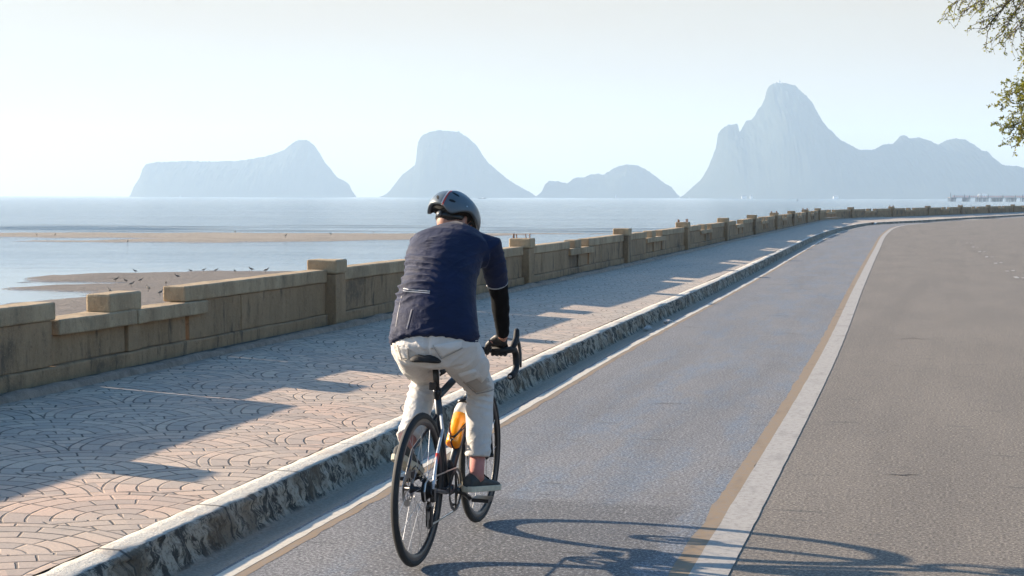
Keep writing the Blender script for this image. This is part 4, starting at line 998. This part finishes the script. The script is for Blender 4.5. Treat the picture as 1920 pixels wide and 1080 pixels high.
def vent(cy, cz, ry, rz_, rot, name='vent', mat=None):
    vs = []; c = th_.ray_cast(V((-1, cy, cz)), V((1, 0, 0)))
    if c[0] is None: return
    n = c[1]; ax = (HM @ V((0, 1, 0))); ax = (ax-n*ax.dot(n)).normalized(); bz = n.cross(ax)*-1
    if bz.dot(HM @ V((0, 0, 1))) < 0: bz = -bz
    cr, sr = math.cos(rot), math.sin(rot); ring = []
    for k in range(20):
        a = 2*math.pi*k/20; u, v = ry*math.cos(a), rz_*math.sin(a)
        q = c[0]+ax*(u*cr-v*sr)+bz*(u*sr+v*cr); h = th_.find_nearest(q); ring.append(h[0]+h[1]*.0012)
    m = MB(); cc = th_.find_nearest(c[0]); m.add(ring+[q-n*.006 for q in ring]+[cc[0]+cc[1]*.0014], [(k, (k+1) % 20, 20+(k+1) % 20, 20+k) for k in range(20)]+[(k, (k+1) % 20, 40) for k in range(20)])
    m.build(name, mat or M['foam'], helmet, smooth=False)
vent(.047, 1.655, .021, .0068, -.30); vent(.052, 1.624, .017, .0065, -.25)
vent(.128, 1.640, .016, .006, .85); vent(.138, 1.600, .014, .006, 1.0)
vent(-.010, 1.598, .0038, .0038, 0, 'rivet', M['steel'])
ps = [th_.ray_cast(V((-1, .096-.3*(z-1.60), z)), V((1, 0, 0))) for z in np.linspace(1.600, 1.672, 12)]
for (dy, w, mt, nm) in ((.0, .0045, M['red'], 'stripe'), (.008, .003, M['reflect'], 'stripe')):
    vs = []; fs = []
    for i, h in enumerate(ps):
        if h[0] is None: continue
        ax = HM @ V((0, 1, 0)); k = len(vs)//2
        for s_ in (-1, 1):
            q = th_.find_nearest(h[0]+ax*(dy+s_*w)); vs.append(q[0]+q[1]*.0014)
        if k: fs.append((2*k-2, 2*k-1, 2*k+1, 2*k))
    m = MB(); m.add(vs, fs); m.build(nm, mt, helmet)
# retention band, dial, straps
b = MB(); b.tube([hp(.0, .083, -.006), hp(-.05, .073, -.022), hp(-.088, .03, -.034), hp(-.094, 0, -.036), hp(-.088, -.03, -.034), hp(-.05, -.073, -.022), hp(0, -.083, -.006)], [(.012, .004)]*7, 10, up=HM @ V((0, 0, 1))); b.build('retention_band', M['gloss'], helmet, smooth=True)
b = MB()
ctr = hp(-.102, 0, -.036); fwd = HM @ V((-1, 0, 0)); b.tube([ctr-fwd*.008, ctr+fwd*.004], [.016, .0145], 20); b.build('dial', plain('grey dial', (.10, .11, .12), .35), helmet, smooth=True)
for sd in (1, -1):
    b = MB()
    for top in ((.035, .084, .0), (-.055, .068, -.012)):
        b.tube([hp(*[top[0], top[1]*sd, top[2]]), hp(.022, .068*sd, -.072)], [(.008, .0012)]*2, 6, up=HM @ V((1, 0, 0)))
    b.tube([hp(.022, .068*sd, -.072), hp(.035, .03*sd, -.118), hp(.04, 0, -.124)], [(.008, .0012)]*3, 6, up=HM @ V((1, 0, 0))); b.build('chin_strap', M['black'], helmet)
# ================================================================= roadside tree, branches reaching in from the right
tr = random.Random(21)
def ground_pt(px, py, D):
    """place in the scene D metres out that stands at that bearing and height"""
    u = (px-960)/3000; v = (540-py)/3000
    d = V((u, math.cos(PITCH)+v*math.sin(PITCH), -math.sin(PITCH)+v*math.cos(PITCH))); return V((0, 0, 1.66))+d*(D/d.y)
M['bark'] = mat_concrete('grey brown bark', (.11, .085, .06), (.17, .14, .10), (.03, .025, .02), .5, 4., .02)
def leafmat(name, a, b_):
    n = NT(name); g = n.t.nodes.new('ShaderNodeObjectInfo'); co = n.coord()
    c = n.mix(n.ramp(n.noise(co, 7, 3), .3, .7), a, b_)
    m = n.done(c, .6)
    tl = n.t.nodes.new('ShaderNodeBsdfTranslucent'); n.put(tl.inputs[0], n.mix(.5, c, (.30, .32, .03)))
    ms = n.t.nodes.new('ShaderNodeMixShader'); ms.inputs[0].default_value = .5
    n.t.links.new(n.b.outputs[0], ms.inputs[1]); n.t.links.new(tl.outputs[0], ms.inputs[2]); n.t.links.new(ms.outputs[0], n.out.inputs[0]); return m
M['leaf'] = leafmat('olive leaf', (.07, .085, .022), (.14, .14, .035))
M['leaf_pale'] = leafmat('yellowing leaf', (.20, .21, .04), (.32, .29, .06))
tree = empty('roadside_tree', (9.2, 15.5, -.05), 0, 'leafy roadside tree on the right whose thin bare-tipped branches hang into the sky', 'tree')
T0 = V((9.2, 15.5, -.05))
wood = MB(); lv = [MB(), MB()]; twig = MB()
def bez(a, b_, c, n=10): return [(a*(1-t)+b_*t)*(1-t)+(b_*(1-t)+c*t)*t for t in [k/(n-1) for k in range(n)]]
def leaf(p, d, L, Wd, k=None):
    s_ = d.cross(V((tr.uniform(-1, 1), tr.uniform(-1, 1), tr.uniform(-.3, 1)))).normalized()*Wd
    m = lv[k if k is not None else (0 if tr.random() < .55 else 1)]
    m.add([p, p+d*L*.5+s_, p+d*L, p+d*L*.5-s_], [(0, 1, 2, 3)])
def rv(): return V((tr.gauss(0, 1), tr.gauss(0, 1), tr.gauss(0, 1))).normalized()
def sprig(p, d, L, r, depth, dens, droop, lsz):
    n = max(4, int(L/.022)); pts = [p.copy()]; q = p.copy(); dd = d.normalized()
    for i in range(n):
        dd = (dd+rv()*.23+V((0, 0, -droop))).normalized(); q = q+dd*(L/n); pts.append(q.copy())
        if depth > 0 and i > 0 and tr.random() < .30:
            sd = (dd+rv()*.95).normalized(); sprig(q, sd, L*tr.uniform(.28, .6), r*.6, depth-1, dens, droop*1.2, lsz)
        for _q in range(int(dens+tr.random())):
            leaf(q, (dd*.6+rv()).normalized(), lsz*tr.uniform(.7, 1.5), lsz*tr.uniform(.2, .38))
    twig.tube([x-T0 for x in pts], [max(.0012, .65*r*(1-.75*k/n)) for k in range(n+1)], 5)
fork = V((9.0, 15.4, 2.6))
wood.tube([x-T0 for x in bez(T0+V((0, 0, -.1)), V((9.35, 15.5, 1.3)), fork, 9)], [.24, .20, .18, .17, .165, .16, .155, .15, .14], 14)
limbs = []
for tip, mid, r in ((ground_pt(1975, -60, 13.2), V((7.4, 14.6, 4.6)), .075), (V((11.8, 16.5, 5.2)), V((10.2, 16, 4.2)), .09), (V((9.3, 18.2, 5.6)), V((9.0, 16.8, 4.4)), .08), (V((9.6, 13.2, 5.4)), V((9.3, 14.2, 4.3)), .08), (V((8.2, 16.0, 5.9)), V((8.7, 15.5, 4.4)), .085), (ground_pt(1990, 140, 13.6), V((7.2, 14.8, 3.6)), .045)):
    pts = bez(fork, mid, tip, 12); wood.tube([x-T0 for x in pts], [r*(1-.06*k) for k in range(12)], 10); limbs.append(pts)
# branch ends that reach in front of the sky
ends = [((1975, -60), (1905, -25), (1858, 40), .026, 'u'), ((1975, -60), (1890, -45), (1815, 15), .022, 'u'), ((1960, -50), (1860, -50), (1785, 8), .018, 'u'), ((1975, -60), (1945, 0), (1903, 52), .020, 'u'),
        ((1975, -60), (1965, 30), (1935, 90), .018, 'm'), ((1975, -60), (1915, -10), (1878, 62), .018, 'u'),
        ((1990, 140), (1950, 135), (1893, 176), .014, 'l'), ((1990, 140), (1960, 150), (1912, 205), .012, 'l'), ((1990, 140), (1965, 200), (1905, 232), .014, 'l'), ((1990, 140), (1975, 220), (1925, 248), .012, 'l')]
for a, b_, c, r, kind in ends:
    D = 13.4 if kind == 'l' else 13.2; A_, B_, C_ = [ground_pt(x, y, D+tr.uniform(-.25, .25)) for x, y in (a, b_, c)]
    pts = bez(A_, B_, C_, 16); wood.tube([x-T0 for x in pts], [max(.0025, .6*r*(1-.055*k)) for k in range(16)], 7)
    dens, droop, ls, dp, L = {'u': (.6, .05, .023, 2, .20), 'm': (.9, .10, .028, 2, .22), 'l': (3., .02, .019, 2, .17)}[kind]
    for k in range(3, 16):
        dd = (pts[k]-pts[k-1]).normalized()
        for q in range(2 if kind != 'l' else 3):
            s2 = (dd*1.1+rv()*.8+V((-.25, 0, -.30 if kind != 'l' else -.12))).normalized()
            sprig(pts[k], s2, L*tr.uniform(.45, 1.15), r*.30, dp if tr.random() < .6 else 1, dens, droop, ls)
for L_ in (limbs[0], limbs[5]):
    for k in range(5, 12):
        for q in range(7):
            p_ = L_[k]+rv()*.05; d_ = (rv()+V((-.1, 0, .15 if q % 2 else -.35))).normalized(); ll = tr.uniform(.35, .75)
            if min(p_.x, (p_+d_*ll*1.3).x) < .322*p_.y+.12: continue
            sprig(p_, d_, ll, .008, 2, .8, .07, .035)
# the rest of the crown, beyond the picture's edge
for k in range(9000):
    a = rv(); c = V((9.7, 15.8, 5.6))+V((a.x*2.7, a.y*2.9, a.z*1.7))*(.35+.65*tr.random()**.5)
    if nz(c.x*.9, c.y*.9, c.z*.9) < -.08 or c.x < .36*c.y+.9: continue
    leaf(c-T0+T0, rv(), .11, .03)
for pts in limbs[1:5]:
    for k in range(5, 12):
        for q in range(3): 
            e_ = pts[k]+rv()*.9+V((0, 0, .4)); wood.tube([x-T0 for x in bez(pts[k], pts[k].lerp(e_, .5)+V((0, 0, .15)), e_, 5)], [.028, .022, .016, .012, .006], 6)
for m in lv: m.v = [tuple(V(p)-T0) for p in m.v]
wood.build('trunk', M['bark'], tree, smooth=True)
tag(twig.build('twigs', M['bark'], tree, smooth=True), kind='stuff')
for m, k in zip(lv, ('leaf', 'leaf_pale')): tag(m.build('crown', M[k], tree), kind='stuff')

# ================================================================= pier, boats, buildings across the bay
M['pile'] = plain('dark wet pile', (.03, .035, .045), .8, .2, 2)
M['pier_red'] = plain('faded red railing', (.55, .20, .17), .7, .1, 2)
M['pier_deck'] = plain('grey concrete deck', (.16, .14, .14), .8, .1, 2)
M['boat_white'] = plain('white painted hull', (.65, .66, .66), .5, .1, 2)
M['boat_dark'] = plain('dark painted hull', (.07, .09, .12), .5, .2, 2)
DP = 1460.; mpp = DP/3000
X0 = (1780-960)*mpp
pier = empty('pier', (X0, DP, SEA), 0, 'long low pier with pink red railing on dark clustered piles, far right of the bay', 'pier')
zd = 8.2*mpp-.2
b = MB(); b.box((0, 0, zd-.5), (13*mpp, 9, zd)); b.box((13*mpp, 1, zd-.35), (330, 8, zd)); b.build('deck', M['pier_deck'], pier)
for y in (1.2, 7.8):
    b = MB()
    for z in (.45, .95, 1.45): b.box((9*mpp, y-.12, zd+z-.13), (330, y+.12, zd+z+.13))
    for k in range(170): b.box((9*mpp+k*1.9, y-.1, zd), (9*mpp+k*1.9+.25, y+.1, zd+1.55))
    b.build('railing', M['pier_red'], pier)
for a, c, nn_ in ((0, 12, 6), (26, 38, 6), (51, 73, 9), (80, 100, 8), (107, 125, 8), (136, 152, 6), (165, 185, 7), (200, 225, 8), (250, 280, 8), (310, 335, 8), (370, 400, 8), (440, 470, 8), (510, 540, 8), (590, 620, 8)):
    b = MB()
    for k in range(nn_):
        for y in (1, 4.5, 8): 
            x = (a+(c-a)*(k+.5)/nn_+tr.uniform(-.5, .5))*mpp; b.tube([V((x+tr.uniform(-.3, .3), y, -3)), V((x, y, zd-.3))], .30, 6)
    for k in range(2): b.box((a*mpp+k*.6, .3, zd-.9-k*.7), (c*mpp, .9, zd-.5-k*.7))
    b.build('pile_cluster', M['pile'], pier)
for k, h in ((1, 4.6), (8, 2.5), (27, 3.2), (36, 2.2), (53, 2.6), (58, 4.), (71, 3.4), (99, 2.4), (122, 2.4), (136, 3.)):
    b = MB(); b.tube([V((k*mpp, .5, zd)), V((k*mpp, .5, zd+h*.6)), V((k*mpp, .5, zd+h))], [.38, .3, .1], 6); b.build('mooring_post', M['pile'], pier)
def longboat(name, x, D, L, label, dark=True, mast=True, rz=0., cat='boat'):
    bt = empty(name, (x, D, SEA), rz, label, cat)
    h = MB(); rs = []
    for k in range(13):
        t = k/12; w = L*.13*math.sin(math.pi*min(1, .12+t*.95))**.6; sh = L*(.055+.09*abs(t-.45)**2*4)
        rs.append([V((L*(t-.5), w, sh)), V((L*(t-.5), w*.8, -.1)), V((L*(t-.5), 0, -.4)), V((L*(t-.5), -w*.8, -.1)), V((L*(t-.5), -w, sh)), V((L*(t-.5), -w*.8, sh-.1)), V((L*(t-.5), w*.8, sh-.1))])
    h.rings(rs); h.build('hull', M['boat_dark'] if dark else M['boat_white'], bt)
    b = MB(); b.box((L*.02, -L*.07, L*.05), (L*.20, L*.07, L*.16)); b.box((L*.0, -L*.085, L*.16), (L*.24, L*.085, L*.175)); b.build('cabin', M['boat_white'], bt)
    if mast:
        b = MB(); b.tube([V((L*.12, 0, L*.16)), V((L*.12, 0, L*.34))], L*.008, 6); b.tube([V((L*.12, 0, L*.32)), V((-L*.2, 0, L*.12))], L*.005, 5); b.build('mast', M['boat_dark'], bt)
    return bt
longboat('fishing_boat', (337-960)/3000*3700, 3700, 17, 'small fishing boat with a white cabin in front of the leftmost flat-topped island', True)
longboat('fishing_boat', (904-960)/3000*2400, 2400, 12, 'dark long boat with short mast on the water just right of the helmet', True, rz=.2)
longboat('fishing_boat', (1290-960)/3000*3600, 3600, 13, 'tiny dark boat at the foot of the tall mountain, near its left corner', True)
longboat('fishing_boat', (27-960)/3000*4500, 4500, 14, 'tiny pale boat on the horizon at the far left', False, False)
sb = empty('sailing_boat', ((1154-960)/3000*3300, 3300, SEA), 0, 'tiny white sailing boat in front of the third, lowest island', 'boat')
b = MB(); b.rings([[V((x, w, .9)), V((x, 0, -.3)), V((x, -w, .9))] for x, w in ((-3, .5), (-1, 1.2), (1.5, 1.), (3.5, .1))]); b.build('hull', M['boat_white'], sb)
b = MB(); b.add([(-2, -.05, 1.4), (.6, -.05, 1.4), (.6, -.05, 9.5), (-2, .05, 1.4), (.6, .05, 1.4), (.6, .05, 9.5)], [(0, 1, 2), (5, 4, 3), (0, 3, 4, 1), (1, 4, 5, 2), (2, 5, 3, 0)]); b.build('sail', M['boat_white'], sb)
bu = empty('channel_buoy', ((1494-960)/3000*1500, 1500, SEA), 0, 'small dark buoy on calm water left of the pier', 'buoy')
b = MB(); b.tube([V((0, 0, -.3)), V((0, 0, .5)), V((0, 0, 1.5)), V((0, 0, 2.4))], [.9, .9, .35, .2], 10); b.build('buoy_body', M['boat_dark'], bu)
def house(x, D, w, d, h, z, label, name='seaside_building'):
    o = empty(name, (x, D, z), 0, label, 'building')
    b = MB(); b.box((-w/2, 0, -4), (w/2, d, h)); b.build('wall', M['boat_white'], o)
    b = MB(); b.add([(-w/2-.8, -.8, h), (w/2+.8, -.8, h), (w/2+.8, d+.8, h), (-w/2-.8, d+.8, h), (-w/4, d/2, h+3), (w/4, d/2, h+3)], [(0, 1, 5, 4), (1, 2, 5), (2, 3, 4, 5), (3, 0, 4), (3, 2, 1, 0)]); b.build('roof', M['pier_deck'], o)
    for k in range(max(2, int(w/5))):
        b = MB(); xx = -w/2+(k+.5)*w/max(2, int(w/5)); b.box((xx-.8, -.15, 1), (xx+.8, .1, h-1.2)); b.build('window', M['boat_dark'], o)
house((1394-960)/3000*3640, 3640, 11, 7, 3.5, SEA+1, 'larger pale building at the foot of the tall mountain, left one of a pair')
house((1408-960)/3000*3650, 3650, 6, 6, 4, SEA+1.5, 'smaller pale building at the foot of the tall mountain, right one of a pair')
house((1566-960)/3000*3650, 3650, 11, 7, 3, SEA+2, 'long low pale building at the foot of the mountain, alone left of the pier')
house((1842-960)/3000*3600, 3600, 20, 10, 7, SEA+3, 'white roofed building showing above the pier railing', 'pavilion')
bm_ = empty('summit_shrine', ((1458-960)/3000*4100, 4100, (367.0+1458*.0023-157)*4100/3000+SEA+1.5), 0, 'tiny shrine on the summit of the tall mountain', 'shrine')
b = MB(); b.box((-2, -2, -3), (2, 2, 3)); b.build('wall', M['boat_white'], bm_)
b = MB(); b.tube([V((0, 0, 3)), V((0, 0, 4)), V((0, 0, 9))], [3, 2.2, .2], 8); b.build('spire', M['boat_dark'], bm_)

# ================================================================= shore birds
M['bird'] = plain('grey brown feathers', (.11, .10, .085), .8, .3, 60)
M['beak'] = plain('dark beak', (.03, .025, .02), .5)
def bird():
    o = empty('shorebird', (0, 0, 0), 0, 'small dark shorebird standing on the ripple-marked sand flat', 'bird', 'shorebirds scattered over the near sand flat')
    b = MB(); b.tube([V((-.15, 0, .135)), V((-.10, 0, .15)), V((-.04, 0, .165)), V((.04, 0, .18)), V((.09, 0, .205)), V((.115, 0, .245)), V((.125, 0, .262)), V((.15, 0, .268)), V((.165, 0, .262))], [.008, .025, .045, .048, .034, .022, .022, .020, .006], 10); b.build('body', M['bird'], o, smooth=True)
    b = MB(); b.tube([V((.16, 0, .264)), V((.215, 0, .250))], [.007, .002], 6); b.build('beak', M['beak'], o)
    for sd in (1, -1):
        b = MB(); b.tube([V((-.01, .018*sd, .14)), V((-.02, .018*sd, .07)), V((.0, .018*sd, .0))], .005, 5); b.tube([V((0, .018*sd, .003)), V((.04, .018*sd, .003))], .004, 5); b.build('leg', M['beak'], o)
    return o
sand_o = bpy.data.objects['sand_flat']; ts_ = surf(sand_o)
b0 = bird(); first = True

for (px, py, s_) in [(a_, b_, c_*.72) for a_, b_, c_ in ((216, 528, 1.2), (253, 517, 1), (245, 543, 1.1), (277, 552, 1.3), (299, 560, 1.2), (332, 527, 1.1), (357, 513, .9), (381, 514, .9), (404, 511, 1), (471, 514, 1.2), (498, 516, 1.3), (204, 551, 1.2), (310, 541, 1.), (235, 533, 1), (262, 530, 1), (338, 548, 1.1), (440, 517, 1.),
                      (535, 450, 1.9), (103, 444, 1.6), (239, 456, 1.7), (69, 444, 1.6), (441, 442, 1.6), (620, 446, 1.5), (700, 443, 1.5))]:
    hor = 367.0+px*.0023; D = 3.78*3000/(py-hor); x = (px-960)/3000*D
    h = ts_.ray_cast(V((x, D, 20)), V((0, 0, -1)))
    if h[0] is None: continue
    z = max(h[0].z, SEA-.03)
    if first: o = b0; first = False
    else:
        o = b0.copy(); col.objects.link(o)
        for ch in [c for c in col.objects if c.parent == b0]:
            c2 = ch.copy(); col.objects.link(c2); c2.parent = o
    o.location = (x, D, z); o.rotation_euler = (0, 0, tr.uniform(0, 6.28)); o.scale = (s_, s_, s_)
    if py < 470: o['label'] = 'small dark shorebird standing on the long low sandbar farther out'; o['group'] = 'shorebirds on the far sandbar'
